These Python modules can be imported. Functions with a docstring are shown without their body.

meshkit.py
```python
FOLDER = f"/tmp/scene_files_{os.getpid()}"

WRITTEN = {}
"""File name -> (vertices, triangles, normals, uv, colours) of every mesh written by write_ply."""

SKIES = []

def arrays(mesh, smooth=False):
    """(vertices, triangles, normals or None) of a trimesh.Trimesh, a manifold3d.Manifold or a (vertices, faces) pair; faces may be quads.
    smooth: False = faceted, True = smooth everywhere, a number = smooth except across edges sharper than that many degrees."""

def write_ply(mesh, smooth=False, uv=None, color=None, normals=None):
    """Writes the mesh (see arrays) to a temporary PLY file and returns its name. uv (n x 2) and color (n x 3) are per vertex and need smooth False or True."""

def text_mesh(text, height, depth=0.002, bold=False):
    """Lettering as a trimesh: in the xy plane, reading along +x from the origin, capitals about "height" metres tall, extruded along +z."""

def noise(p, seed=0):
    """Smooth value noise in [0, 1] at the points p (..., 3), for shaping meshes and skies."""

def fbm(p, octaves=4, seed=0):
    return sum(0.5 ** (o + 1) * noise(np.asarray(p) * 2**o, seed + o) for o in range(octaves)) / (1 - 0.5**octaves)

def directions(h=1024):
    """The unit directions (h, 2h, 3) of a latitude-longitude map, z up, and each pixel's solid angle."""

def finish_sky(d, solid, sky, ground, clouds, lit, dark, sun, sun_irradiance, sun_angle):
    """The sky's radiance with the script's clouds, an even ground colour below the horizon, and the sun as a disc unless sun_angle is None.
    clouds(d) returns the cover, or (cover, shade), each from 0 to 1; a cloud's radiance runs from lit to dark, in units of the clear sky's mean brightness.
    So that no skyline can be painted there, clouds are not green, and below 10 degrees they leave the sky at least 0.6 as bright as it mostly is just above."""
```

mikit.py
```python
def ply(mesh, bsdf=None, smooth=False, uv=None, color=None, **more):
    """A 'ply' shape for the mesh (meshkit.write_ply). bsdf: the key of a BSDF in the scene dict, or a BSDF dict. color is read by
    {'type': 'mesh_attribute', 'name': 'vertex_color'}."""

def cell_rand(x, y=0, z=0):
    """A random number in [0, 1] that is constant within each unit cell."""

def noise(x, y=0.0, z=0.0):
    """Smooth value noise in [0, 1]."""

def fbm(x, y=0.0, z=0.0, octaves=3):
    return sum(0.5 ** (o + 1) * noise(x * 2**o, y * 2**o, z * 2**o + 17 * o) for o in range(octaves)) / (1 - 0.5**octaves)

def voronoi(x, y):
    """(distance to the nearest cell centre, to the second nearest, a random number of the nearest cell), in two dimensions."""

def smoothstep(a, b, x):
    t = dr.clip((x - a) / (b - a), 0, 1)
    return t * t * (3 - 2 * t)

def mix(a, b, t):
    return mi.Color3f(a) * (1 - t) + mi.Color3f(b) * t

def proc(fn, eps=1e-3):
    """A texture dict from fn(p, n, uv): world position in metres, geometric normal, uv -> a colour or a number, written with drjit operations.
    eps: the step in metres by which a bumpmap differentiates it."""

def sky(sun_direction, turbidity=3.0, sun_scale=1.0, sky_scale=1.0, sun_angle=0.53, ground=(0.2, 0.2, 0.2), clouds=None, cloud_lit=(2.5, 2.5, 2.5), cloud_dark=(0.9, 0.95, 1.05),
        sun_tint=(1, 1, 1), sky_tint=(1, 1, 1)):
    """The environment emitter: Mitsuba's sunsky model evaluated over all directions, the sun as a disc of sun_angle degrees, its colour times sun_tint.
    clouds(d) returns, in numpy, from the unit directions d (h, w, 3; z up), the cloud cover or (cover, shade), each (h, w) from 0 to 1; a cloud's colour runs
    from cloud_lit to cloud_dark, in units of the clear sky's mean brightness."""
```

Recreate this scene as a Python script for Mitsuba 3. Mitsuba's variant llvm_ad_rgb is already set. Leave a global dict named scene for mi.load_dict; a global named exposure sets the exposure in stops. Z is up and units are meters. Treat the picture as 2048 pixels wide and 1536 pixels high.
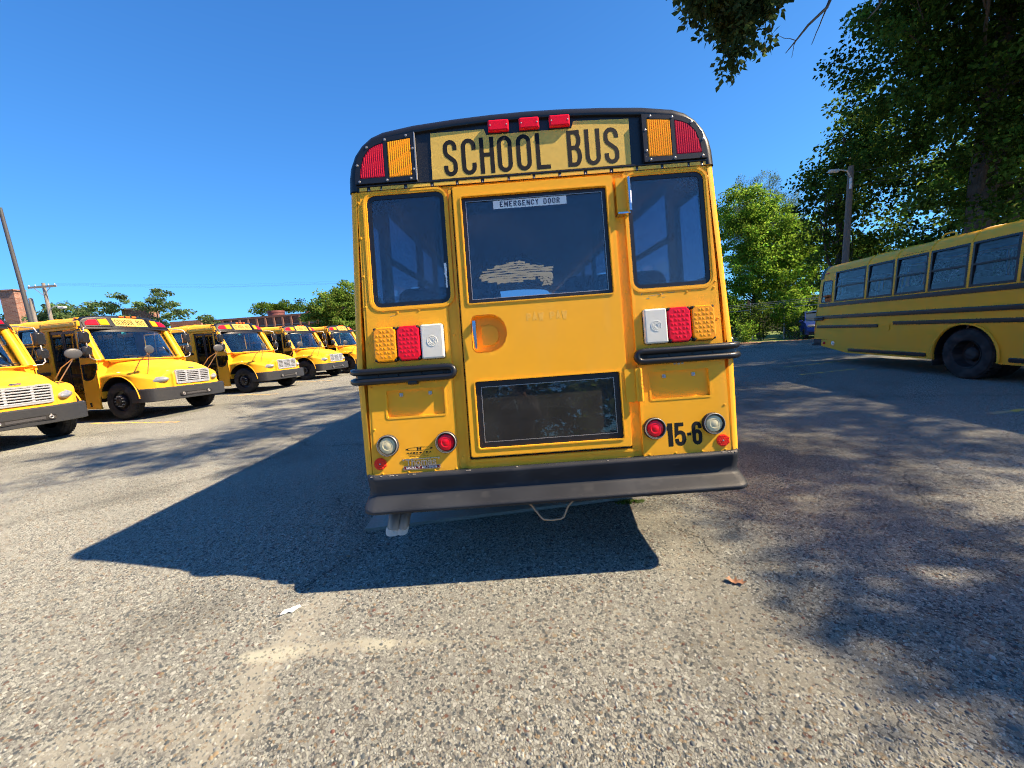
import math, random
import numpy as np, trimesh, manifold3d as m3, shapely, shapely.affinity as aff
from shapely.geometry import Polygon, LineString, Point, box as sbox
from shapely.ops import unary_union
import drjit as dr, mitsuba as mi, mikit, meshkit
from mikit import noise, fbm, voronoi, cell_rand, smoothstep, mix, proc
T4 = mi.ScalarTransform4f
rng = np.random.default_rng(7)
random.seed(7)
scene, labels = {}, {}

# ------------------------------------------------------------------ camera, sky, exposure
CAM_H, PITCH, ROLL = 1.57, 0.12547, math.atan(0.0745)
fwd = np.array([0, math.cos(PITCH), -math.sin(PITCH)])
upv = np.array([0, math.sin(PITCH), math.cos(PITCH)])
right = np.array([1.0, 0, 0])
cam_up = math.cos(ROLL) * upv + math.sin(ROLL) * right      # the phone was held slightly rolled
eye = np.array([0, 0, CAM_H])
scene['camera'] = {'type': 'perspective', 'fov': 2 * math.degrees(math.atan(1024 / 770.0)), 'fov_axis': 'x',
                   'to_world': T4().look_at(origin=eye.tolist(), target=(eye + fwd).tolist(), up=cam_up.tolist()),
                   'near_clip': 0.02, 'far_clip': 3000.0}
SUN = (1.0, -0.125, 0.97)
scene['sky'] = mikit.sky(SUN, turbidity=2.2, sky_tint=(0.275, 0.57, 0.83), sun_tint=(1.0, 0.96, 0.90), ground=(0.25, 0.24, 0.22))
exposure = 3.0

# ------------------------------------------------------------------ materials
def mat(key, d):
    scene[key] = d
    return key
def rgb(*c): return {'type': 'rgb', 'value': list(c)}
def pri(color, rough=0.5, **kw):
    d = {'type': 'principled', 'base_color': color if isinstance(color, dict) else rgb(*color), 'roughness': rough}
    d.update(kw)
    return {'type': 'twosided', 'bsdf': d}

def paint_fn(p, n, uv):
    g = fbm(p.x * 2.1, p.y * 2.1, p.z * 2.1, 3)
    streak = fbm(p.x * 14, p.y * 14, p.z * 1.2, 2)
    low = smoothstep(1.15, 0.45, p.z + 0.25 * g)
    d = 0.05 * smoothstep(0.45, 0.9, g) + 0.07 * smoothstep(0.5, 0.9, streak) + 0.10 * low * (.4 + g)
    return mix((0.880, 0.420, 0.020), (0.60, 0.43, 0.18), d)
def paint_rough(p, n, uv):
    return 0.36 + 0.10 * fbm(p.x * 3, p.y * 3, p.z * 3, 3)
mat('m_yellow', pri(proc(paint_fn), proc(paint_rough), clearcoat=0.2, clearcoat_gloss=0.85, specular=0.2))
mat('m_yellow_tape', pri((0.78, 0.46, 0.05), 0.45))
mat('m_ghost', pri((0.80, 0.43, 0.05), 0.45))
def grime_fn(p, n, uv):
    return mix((0.012, 0.012, 0.014), (0.06, 0.055, 0.05), smoothstep(0.45, 0.85, fbm(p.x * 5, p.y * 5, p.z * 9, 3)) * 0.6)
mat('m_black', pri((0.012, 0.013, 0.016), 0.32, clearcoat=0.3, specular=0.4))
mat('m_rubber', pri(proc(grime_fn), 0.7))
def tyre_fn(p, n, uv):
    return mix((0.014, 0.014, 0.015), (0.07, 0.065, 0.06), smoothstep(0.35, 0.9, fbm(p.x * 6, p.y * 6, p.z * 6, 3)) * 0.7)
mat('m_tyre', pri(proc(tyre_fn), 0.85))
def bumper_fn(p, n, uv):
    s = smoothstep(0.62, 0.80, fbm(p.x * 9, p.y * 9, p.z * 22, 3))
    w = smoothstep(0.50, 0.8, fbm(p.x * 2.2, p.y * 2.2, p.z * 3, 3))
    drip = smoothstep(0.72, 0.8, noise(p.x * 13, 0.0, 3.0)) * smoothstep(0.64, 0.58, p.z)
    return mix(mix((0.014, 0.017, 0.023), (0.030, 0.035, 0.044), w), (0.10, 0.10, 0.10), 0.14 * s + 0.03 * drip)
mat('m_bumper', pri(proc(bumper_fn), 0.55, specular=0.3))
mat('m_bumper_grey', pri((0.026, 0.028, 0.033), 0.55))
mat('m_scuff', pri((0.26, 0.25, 0.23), 0.6))
mat('m_chrome', {'type': 'twosided', 'bsdf': {'type': 'roughconductor', 'material': 'Cr', 'alpha': 0.12}})
mat('m_grille', pri((0.62, 0.63, 0.65), 0.35, metallic=0.55))
mat('m_steel', pri((0.45, 0.44, 0.42), 0.4, metallic=0.7))
mat('m_rust', pri((0.42, 0.30, 0.20), 0.55, metallic=0.4))
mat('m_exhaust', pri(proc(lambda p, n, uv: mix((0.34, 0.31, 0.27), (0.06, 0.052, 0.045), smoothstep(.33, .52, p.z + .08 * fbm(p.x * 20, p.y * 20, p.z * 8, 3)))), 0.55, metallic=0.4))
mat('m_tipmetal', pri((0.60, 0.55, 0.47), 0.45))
def lens(c, r=0.12): return pri(c, r, clearcoat=0.35, clearcoat_gloss=0.97, specular=0.3)
mat('m_red', lens((0.82, 0.004, 0.020)))
mat('m_red_deep', lens((0.55, 0.006, 0.026), 0.2))
mat('m_reflector', lens((0.85, 0.03, 0.012)))
mat('m_amber', lens((1.0, 0.36, 0.003)))
mat('m_white_lens', lens((0.72, 0.71, 0.62), 0.25))
mat('m_cream_lens', lens((0.60, 0.55, 0.34), 0.25))
mat('m_clear_lamp', pri((0.34, 0.36, 0.38), 0.2, metallic=0.4, clearcoat=0.8))
def sign_fn(p, n, uv):
    return mix((0.74, 0.49, 0.10), (0.66, 0.43, 0.085), fbm(p.x * 40, p.y * 40, p.z * 40, 2))
mat('m_sign', pri(proc(sign_fn), 0.45, specular=0.3))
mat('m_letter', pri((0.012, 0.012, 0.013), 0.6, specular=0.2))
mat('m_letter_blue', pri((0.02, 0.035, 0.07), 0.5))
mat('m_white', pri((0.78, 0.80, 0.78), 0.5))
mat('m_peel', pri((0.19, 0.20, 0.18), 0.8))
mat('m_maroon', pri((0.14, 0.01, 0.012), 0.4))
def seat_fn(p, n, uv): return mix((0.15, 0.17, 0.21), (0.19, 0.21, 0.25), fbm(p.x * 7, p.y * 7, p.z * 7, 2))
mat('m_seat', pri(proc(seat_fn), 0.5))
mat('m_inner', pri((0.22, 0.23, 0.25), 0.7))
mat('m_inner_floor', pri((0.05, 0.05, 0.055), 0.7))
mat('m_dash', pri((0.10, 0.13, 0.13), 0.7))
def dusty(ior, tr, w, dust): return {'type': 'blendbsdf', 'weight': w, 'a': {'type': 'thindielectric', 'int_ior': ior, 'specular_transmittance': rgb(*tr)}, 'b': {'type': 'twosided', 'bsdf': {'type': 'diffuse', 'reflectance': rgb(*dust)}}}
def film(p, n, uv): return 0.006 + 0.018 * smoothstep(.35, .8, fbm(p.x * 3, p.z * 3, p.y, 3))
def film2(p, n, uv): return 0.055 + 0.025 * smoothstep(.3, .8, fbm(p.x * 5, p.z * 5, p.y, 3))
mat('m_glass', dusty(1.52, (0.54, 0.60, 0.68), proc(film), (0.45, 0.46, 0.47)))
mat('m_glass_low', dusty(1.45, (0.40, 0.42, 0.43), proc(film2), (0.42, 0.41, 0.39)))
mat('m_glass_dark', {'type': 'thindielectric', 'int_ior': 1.5, 'specular_transmittance': rgb(0.10, 0.115, 0.13)})
mat('m_glass_tint', {'type': 'thindielectric', 'int_ior': 1.40, 'specular_transmittance': rgb(0.045, 0.05, 0.06)})
mat('m_mirror', {'type': 'twosided', 'bsdf': {'type': 'roughconductor', 'material': 'Ag', 'alpha': 0.05}})

# ------------------------------------------------------------------ mesh helpers
def tm(v, f):
    f = np.asarray(f)
    if f.shape[1] == 4: f = np.vstack([f[:, [0, 1, 2]], f[:, [0, 2, 3]]])
    return trimesh.Trimesh(np.asarray(v, float), f, process=False)
cat = lambda ms: trimesh.util.concatenate([m for m in ms if m is not None and len(m.faces)])
def cbox(lo, hi, c=0.0):
    lo, hi = np.minimum(lo, hi).astype(float), np.maximum(lo, hi).astype(float)
    if c <= 0:
        m = trimesh.creation.box(hi - lo); m.apply_translation((lo + hi) / 2); return m
    c = min(c, 0.49 * (hi - lo).min())
    pts = []
    for sx in (0, 1):
        for sy in (0, 1):
            for sz in (0, 1):
                k = np.array([lo[0] if sx == 0 else hi[0], lo[1] if sy == 0 else hi[1], lo[2] if sz == 0 else hi[2]])
                d = np.array([1 if s == 0 else -1 for s in (sx, sy, sz)]) * c
                for ax in range(3):
                    q = k.copy()
                    for a2 in range(3):
                        if a2 != ax: q[a2] += d[a2]
                    pts.append(q)
    return trimesh.convex.convex_hull(np.array(pts))
def extr(poly, h0, h1):
    """2-D polygon (u, v) to a solid between n = h0 and n = h1"""
    ms = []
    for g in getattr(poly, 'geoms', [poly]):
        if g.geom_type != 'Polygon' or g.area < 1e-8: continue
        m = trimesh.creation.extrude_polygon(g, abs(h1 - h0), engine='earcut')
        m.apply_translation([0, 0, min(h0, h1)]); ms.append(m)
    return cat(ms)
def pillow(poly, h0, h1, b):
    """convex polygon as a solid with rounded upper rim"""
    pts = []
    for k, (ins, hh) in enumerate([(0, h0), (0, h1 - b), (0.3 * b, h1 - 0.29 * b), (b, h1)]):
        q = poly if ins == 0 else poly.buffer(-ins)
        c = np.array(q.exterior.coords)[:-1]
        pts.append(np.column_stack([c, np.full(len(c), hh)]))
    return trimesh.convex.convex_hull(np.vstack(pts))
def rrect(x0, y0, x1, y1, r=0.0, n=4):
    x0, x1 = min(x0, x1), max(x0, x1); y0, y1 = min(y0, y1), max(y0, y1)
    if r <= 0: return sbox(x0, y0, x1, y1)
    return sbox(x0 + r, y0 + r, x1 - r, y1 - r).buffer(r, quad_segs=n)
def tube(pts, r, n=8, cap=True, closed=False):
    p = np.asarray(pts, float); N = len(p)
    r = np.broadcast_to(np.asarray(r, float), (N,))
    t = np.gradient(p, axis=0) if not closed else (np.roll(p, -1, 0) - np.roll(p, 1, 0))
    t /= np.linalg.norm(t, axis=1, keepdims=True) + 1e-12
    a = np.cross(t[0], [0, 0, 1.0] if abs(t[0][2]) < 0.9 else [1.0, 0, 0]); a /= np.linalg.norm(a)
    V = []
    ang = np.arange(n) * 2 * np.pi / n
    for i in range(N):
        a = a - t[i] * (a @ t[i]); a /= np.linalg.norm(a) + 1e-12
        b = np.cross(t[i], a)
        V.append(p[i] + r[i] * (np.cos(ang)[:, None] * a + np.sin(ang)[:, None] * b))
    V = np.vstack(V); F = []
    for i in range(N if closed else N - 1):
        i2 = (i + 1) % N
        for j in range(n):
            k = (j + 1) % n
            F.append([i * n + j, i * n + k, i2 * n + k, i2 * n + j])
    m = tm(V, F)
    if cap and not closed:
        V2 = np.vstack([V, p[0], p[-1]]); F2 = m.faces.tolist(); c0, c1 = len(V), len(V) + 1
        for j in range(n):
            k = (j + 1) % n
            F2.append([c0, k, j]); F2.append([c1, (N - 1) * n + j, (N - 1) * n + k])
        m = tm(V2, np.array(F2))
    return m
def rod(a, b, r, n=8, r2=None): return tube([a, b], [r, r if r2 is None else r2], n)
def loft(secs, flip=False):
    """list of equally long point rows to a sheet"""
    S = np.asarray(secs, float); a, b = S.shape[:2]
    i, j = np.meshgrid(np.arange(a - 1), np.arange(b - 1), indexing='ij')
    q = np.stack([i * b + j, i * b + j + 1, (i + 1) * b + j + 1, (i + 1) * b + j], -1).reshape(-1, 4)
    return tm(S.reshape(-1, 3), q[:, ::-1] if flip else q)
def revolve(prof, n=32, axis='x'):
    """prof: list of (radius, along) turned about an axis"""
    pr = np.asarray(prof, float); ang = np.linspace(0, 2 * np.pi, n + 1)
    V = np.stack([np.stack([np.full(len(pr), 0) + pr[:, 1], pr[:, 0] * math.cos(t), pr[:, 0] * math.sin(t)], 1) for t in ang])
    return loft(V)
def dome(c, r, h, nrm_axis=2, n=8):
    v = []; f = []
    for k, (rr, hh) in enumerate([(1, 0), (0.75, 0.66), (0.0, 1.0)]):
        if rr == 0: v.append([0, 0, h])
        else:
            for j in range(n):
                t = 2 * math.pi * j / n; v.append([rr * r * math.cos(t), rr * r * math.sin(t), hh * h])
    for j in range(n):
        k = (j + 1) % n
        f += [[j, k, n + k], [j, n + k, n + j], [n + j, n + k, 2 * n]]
    m = trimesh.Trimesh(np.array(v), np.array(f), process=False); m.apply_translation(c); return m
def clean(m):
    m = m.copy(); m.merge_vertices(); return m

# ------------------------------------------------------------------ condensed stroke lettering
def arc(cx, cy, rx, ry, a0, a1, n=9):
    t = np.radians(np.linspace(a0, a1, n)); return [(cx + rx * math.cos(x), cy + ry * math.sin(x)) for x in t]
def glyph(ch, w, h, t):
    W, H = w - t, h - t; rx = W / 2; ry = min(H * 0.30, W * 0.56); L = []
    if ch in 'O0': L = [arc(rx, H - ry, rx, ry, 0, 180) + arc(rx, ry, rx, ry, 180, 360) + [(W, H - ry)]]
    elif ch == 'C': L = [[(W, H * .70)] + arc(rx, H - ry, rx, ry, 0, 180) + arc(rx, ry, rx, ry, 180, 360) + [(W, H * .30)]]
    elif ch == 'G': L = [[(W, H * .72)] + arc(rx, H - ry, rx, ry, 0, 180) + arc(rx, ry, rx, ry, 180, 360) + [(W, H * .45), (W * .45, H * .45)]]
    elif ch == 'S': L = [[(W, H * .74)] + arc(rx, H - ry, rx, ry, 0, 180) + [(0, H * .70), (W * .12, H * .60), (W * .88, H * .40), (W, H * .30)] + arc(rx, ry, rx, ry, 0, -180) + [(0, H * .27)]]
    elif ch == 'H': L = [[(0, -t / 2), (0, H + t / 2)], [(W, -t / 2), (W, H + t / 2)], [(0, H * .52), (W, H * .52)]]
    elif ch == 'L': L = [[(0, H + t / 2), (0, 0), (W + t / 2, 0)]]
    elif ch == 'U': L = [[(0, H + t / 2), (0, ry)] + arc(rx, ry, rx, ry, 180, 360) + [(W, H + t / 2)]]
    elif ch == 'B': L = [[(0, 0), (0, H)], [(-t / 2, H), (W * .55, H)] + arc(W * .52, H * .76, W * .44, H * .24, 90, -90, 8) + [(0, H * .52)], [(0, H * .52), (W * .55, H * .52)] + arc(W * .55, H * .26, W * .45, H * .26, 90, -90, 8) + [(-t / 2, 0)]]
    elif ch == 'D': L = [[(0, 0), (0, H)], [(-t / 2, H), (W - ry, H)] + arc(W - ry, H - ry, ry, ry, 90, 0, 5) + arc(W - ry, ry, ry, ry, 0, -90, 5) + [(-t / 2, 0)]]
    elif ch == 'E': L = [[(W + t / 2, H), (0, H), (0, 0), (W + t / 2, 0)], [(0, H * .52), (W * .8, H * .52)]]
    elif ch == 'M': L = [[(0, -t / 2), (0, H + t / 2)], [(W, -t / 2), (W, H + t / 2)], [(0, H), (rx, H * .35), (W, H)]]
    elif ch == 'N': L = [[(0, -t / 2), (0, H + t / 2)], [(W, -t / 2), (W, H + t / 2)], [(0, H), (W, 0)]]
    elif ch == 'R': L = [[(0, -t / 2), (0, H)], [(-t / 2, H), (W * .55, H)] + arc(W * .55, H * .74, W * .45, H * .26, 90, -90, 8) + [(0, H * .48)], [(W * .45, H * .48), (W, -t / 2)]]
    elif ch == 'P': L = [[(0, -t / 2), (0, H)], [(-t / 2, H), (W * .55, H)] + arc(W * .55, H * .72, W * .45, H * .28, 90, -90, 8) + [(0, H * .44)]]
    elif ch == 'Y': L = [[(0, H + t / 2), (rx, H * .5), (W, H + t / 2)], [(rx, H * .52), (rx, -t / 2)]]
    elif ch == 'K': L = [[(0, -t / 2), (0, H + t / 2)], [(W, H + t / 2), (0, H * .45)], [(W * .3, H * .6), (W, -t / 2)]]
    elif ch == 'T': L = [[(-t / 2, H), (W + t / 2, H)], [(rx, H), (rx, -t / 2)]]
    elif ch == 'A': L = [[(0, -t / 2), (rx, H), (W, -t / 2)], [(W * .2, H * .3), (W * .8, H * .3)]]
    elif ch == 'W': L = [[(0, H + t / 2), (W * .27, 0), (rx, H * .7), (W * .73, 0), (W, H + t / 2)]]
    elif ch == 'X': L = [[(0, -t / 2), (W, H + t / 2)], [(0, H + t / 2), (W, -t / 2)]]
    elif ch == 'I': L = [[(rx, -t / 2), (rx, H + t / 2)]]
    elif ch == '1': L = [[(rx, H + t / 2), (rx, -t / 2)], [(rx, H * .93), (rx - t * .75, H * .80)]]
    elif ch == '5': L = [[(W, H), (W * .05, H), (0, H * .54), (W * .1, H * .58)] + arc(rx, H * .60 - ry, rx, ry, 120, 0, 6) + arc(rx, ry, rx, ry, 0, -180) + [(0, H * .27)]]
    elif ch == '6': L = [[(W, H * .74)] + arc(rx, H - ry, rx, ry, 0, 180) + arc(rx, ry, rx, ry, 180, 360) + arc(rx, H * .60 - ry, rx, ry, 0, 180) ]
    elif ch == '4': L = [[(W * .75, -t / 2), (W * .75, H), (0, H * .3), (W + t / 2, H * .3)]]
    elif ch == '2': L = [[(0, H * .72)] + arc(rx, H - ry, rx, ry, 180, 0) + [(W, H * .62), (0, 0), (W + t / 2, 0)]]
    elif ch == '-': L = [[(-t / 2, H * .47), (W + t / 2, H * .47)]]
    g = unary_union([LineString(l).buffer(t / 2, cap_style='flat', join_style='mitre', mitre_limit=2.5) for l in L])
    return aff.translate(g, t / 2, t / 2).simplify(t * 0.02)
def words(text, x0, x1, y0, h, t, gap=0.35, wide={}):
    """text set between x0 and x1"""
    rel = [(0.8 if c == ' ' else wide.get(c, 0.6 if c in '1-I' else 1.15 if c in 'MW' else 1.0)) for c in text]
    unit = (x1 - x0) / (sum(rel) + gap * (len(text) - 1)); x = x0; gs = []
    for c, r in zip(text, rel):
        if c != ' ': gs.append(aff.translate(glyph(c, r * unit, h, t), x, y0))
        x += (r + gap) * unit
    return unary_union(gs)

# ------------------------------------------------------------------ collecting parts
STUFF = {'plate_bolts', 'ghost_lettering', 'sticker_lettering', 'screws', 'dealer_decal', 'strip_lettering', 'small_print', 'lug_nuts', 'bolts', 'roof_seams', 'aisle_ribs', 'streaky_patch'}
def lean(m, sgn, k=.055):
    v = np.array(m.vertices); v[:, 0] -= sgn * (v[:, 2] - 2.28) * k; return tm(v, m.faces)
class Parts:
    def __init__(self): self.d, self.lab = {}, {}
    def add(self, path, mesh, bsdf, smooth=28, label=None, stuff=False, **kw):
        stuff = stuff or path.rsplit('__')[-1] in STUFF
        if mesh is None or not len(mesh.faces): return None
        k = path; n = 0
        while k in self.d: n += 1; k = '%s_%03d' % (path, n)
        if smooth and smooth is not True: mesh = clean(mesh)
        self.d[k] = mikit.ply(mesh, bsdf, smooth, **kw)
        if label or stuff: self.lab[k] = {**({'label': label} if label else {}), **({'kind': 'stuff'} if stuff else {})}
        return k
    def put(self, key, M=None):
        for k, s in self.d.items():
            scene[key + '__' + k] = {**s, **({'to_world': T4(M)} if M is not None else {})}
            if k in self.lab: labels[key + '__' + k] = dict(self.lab[k])
    def copy(self):
        q = Parts(); q.d = dict(self.d); q.lab = {k: dict(v) for k, v in self.lab.items()}; return q
def thing(key, label, category, group=None):
    k = key; n = 0
    while k in labels: n += 1; k = '%s_%03d' % (key, n)
    labels[k] = {'label': label, 'category': category, **({'group': group} if group else {})}
    return k
def single(key, label, category, mesh, bsdf, smooth=28, group=None, kind=None, M=None, **kw):
    k = thing(key, label, category, group)
    if kind: labels[k]['kind'] = kind
    scene[k] = mikit.ply(clean(mesh) if smooth and smooth is not True else mesh, bsdf, smooth, **kw)
    if M is not None: scene[k]['to_world'] = T4(M)
    return k
def struct(key, label, mesh, bsdf, smooth=False, **kw):
    scene[key] = mikit.ply(mesh, bsdf, smooth, **kw)
    labels[key] = {'label': label, 'kind': 'structure'}
def Mxy(x, y, z, heading_y, roll=0.0):
    """local x right, y forward, z up; heading: direction of +y in degrees from world +x"""
    a = math.radians(heading_y); f = np.array([math.cos(a), math.sin(a), 0]); r = np.array([math.sin(a), -math.cos(a), 0]); u = np.array([0, 0, 1.0])
    r2 = r * math.cos(roll) + u * math.sin(roll); u2 = np.cross(r2, f)
    M = np.eye(4); M[:3, 0], M[:3, 1], M[:3, 2], M[:3, 3] = r2, f, u2, (x, y, z); return M

# ------------------------------------------------------------------ the school bus, local: x right, y forward from the rear face, z up
H0, SL = 0.73, math.radians(7.64)
RW, FW = 4.80, 11.65                      # rear and front wheel centres
slant = lambda z: (z - H0) * math.tan(SL)
RM = np.eye(4); RM[:3, 1] = (0, math.sin(SL), math.cos(SL)); RM[:3, 2] = (0, -math.cos(SL), math.sin(SL)); RM[:3, 0] = (1, 0, 0); RM[2, 3] = H0
# a right-handed frame needs u x v = n: (1,0,0) x (0,s,c) = (0,-c,s)
def R(m): m = m.copy(); m.apply_transform(RM); return m
def sx(z): return np.interp(z, [0.3, 0.73, 1.42, 2.57, 2.66, 2.73], [1.215, 1.222, 1.238, 1.195, 1.19, 1.178])
SEC = [(1.195, 2.57), (1.19, 2.66), (1.178, 2.73), (1.145, 2.81), (1.095, 2.875), (1.03, 2.925), (0.95, 2.955), (0.75, 2.985), (0.48, 3.005), (0.24, 3.016), (0, 3.02)]
SECF = SEC + [(-x, z) for x, z in SEC[-2::-1]]
def sec_inset(d):
    p = np.array(SECF); t = np.gradient(p, axis=0); t /= np.linalg.norm(t, axis=1, keepdims=True)
    n = np.column_stack([t[:, 1], -t[:, 0]])
    n[0] = (1, 0); n[-1] = (-1, 0)
    return p - n * d
def side_panel(poly, sgn, t=0.035):
    m = extr(poly, -t, 0)
    for _ in range(1):
        pass
    v = np.array(m.vertices); b, z, n = v[:, 0].copy(), v[:, 1].copy(), v[:, 2].copy()
    y = b + slant(z) * np.clip(1 - b / 0.9, 0, 1) * (z > 0.5)
    q = tm(np.column_stack([sgn * (sx(z) + n), y, z]), m.faces if sgn < 0 else m.faces[:, ::-1])
    return q
WIN = [(0.95, 2.10)] + [(2.19 + 0.88 * k, 2.99 + 0.88 * k) for k in range(8)]   # window bays from the rear
def wheel_parts(P, x, y, sgn, dual=False, front=True):
    r = 0.515
    prof = [(0.29, -0.11), (0.33, -0.135), (0.42, -0.14), (0.485, -0.125), (0.512, -0.085), (0.515, -0.02), (0.505, -0.018), (0.505, -0.008), (0.515, -0.006), (0.515, 0.05), (0.505, 0.052), (0.505, 0.062), (0.512, 0.085), (0.485, 0.125), (0.42, 0.14), (0.33, 0.135), (0.29, 0.11)]
    tyre = revolve(prof, 40)
    tread = []
    for k in range(44):
        t = 2 * math.pi * k / 44
        for xx in (-0.07, 0.07):
            b = cbox((xx - 0.035, -0.014, 0.506), (xx + 0.035, 0.014, 0.520)); b.apply_transform(trimesh.transformations.rotation_matrix(t + (0.05 if xx > 0 else 0), [1, 0, 0])); tread.append(b)
    tyre = cat([tyre] + tread)
    if front: rim = [(0.29, 0.125), (0.275, 0.12), (0.27, 0.05), (0.22, 0.02), (0.185, 0.04), (0.175, 0.12), (0.155, 0.135), (0.10, 0.14), (0.085, 0.19), (0.0, 0.20)]
    else: rim = [(0.29, 0.125), (0.275, 0.12), (0.265, 0.02), (0.25, -0.05), (0.18, -0.08), (0.15, -0.08), (0.13, 0.02), (0.11, 0.04), (0.0, 0.05)]
    rim = revolve(rim, 32)
    M = np.eye(4); M[0, 0] = 1
    def place(m, dx=0):
        m = m.copy(); v = np.array(m.vertices); v[:, 0] = sgn * (v[:, 0] + dx)
        return tm(v + [x, y, r], m.faces if sgn > 0 else m.faces[:, ::-1])
    w = P.add('wheel', place(tyre), 'm_tyre', 30)
    P.add(w + '__rim', place(rim), 'm_black' if front else 'm_rubber', 30)
    nuts = []
    for k in range(10):
        t = 2 * math.pi * k / 10; rr = 0.142 if front else 0.165
        nuts.append(revolve([(0.017, 0.12 if front else -0.08), (0.017, 0.165 if front else -0.05), (0.011, 0.185 if front else -0.04), (0, 0.185 if front else -0.04)], 6)); nuts[-1].apply_translation([0, rr * math.cos(t), rr * math.sin(t)])
    P.add(w + '__lug_nuts', place(cat(nuts)), 'm_steel' if front else 'm_rubber', False)
    if dual:
        P.add('inner_wheel', place(revolve(prof, 28), -0.33), 'm_tyre', 30)

def seat_mesh(x0, x1, y, z0=1.0):
    back = pillow(rrect(x0, 0, x1, 0.78, 0.10, 5), -0.05, 0.06, 0.035)
    v = np.array(back.vertices); back = tm(np.column_stack([v[:, 0], y - v[:, 2] + 0.06 * (v[:, 1] - .4), z0 + 0.25 + v[:, 1]]), back.faces)
    cush = cbox((x0, y + 0.03, z0 + 0.33), (x1, y + 0.48, z0 + 0.46), 0.04)
    legs = [rod((xx, yy, z0), (xx, yy, z0 + .34), 0.016, 6) for xx in (x0 + .1, x1 - .1) for yy in (y + .08, y + .42)]
    return cat([back, cush] + legs)

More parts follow.
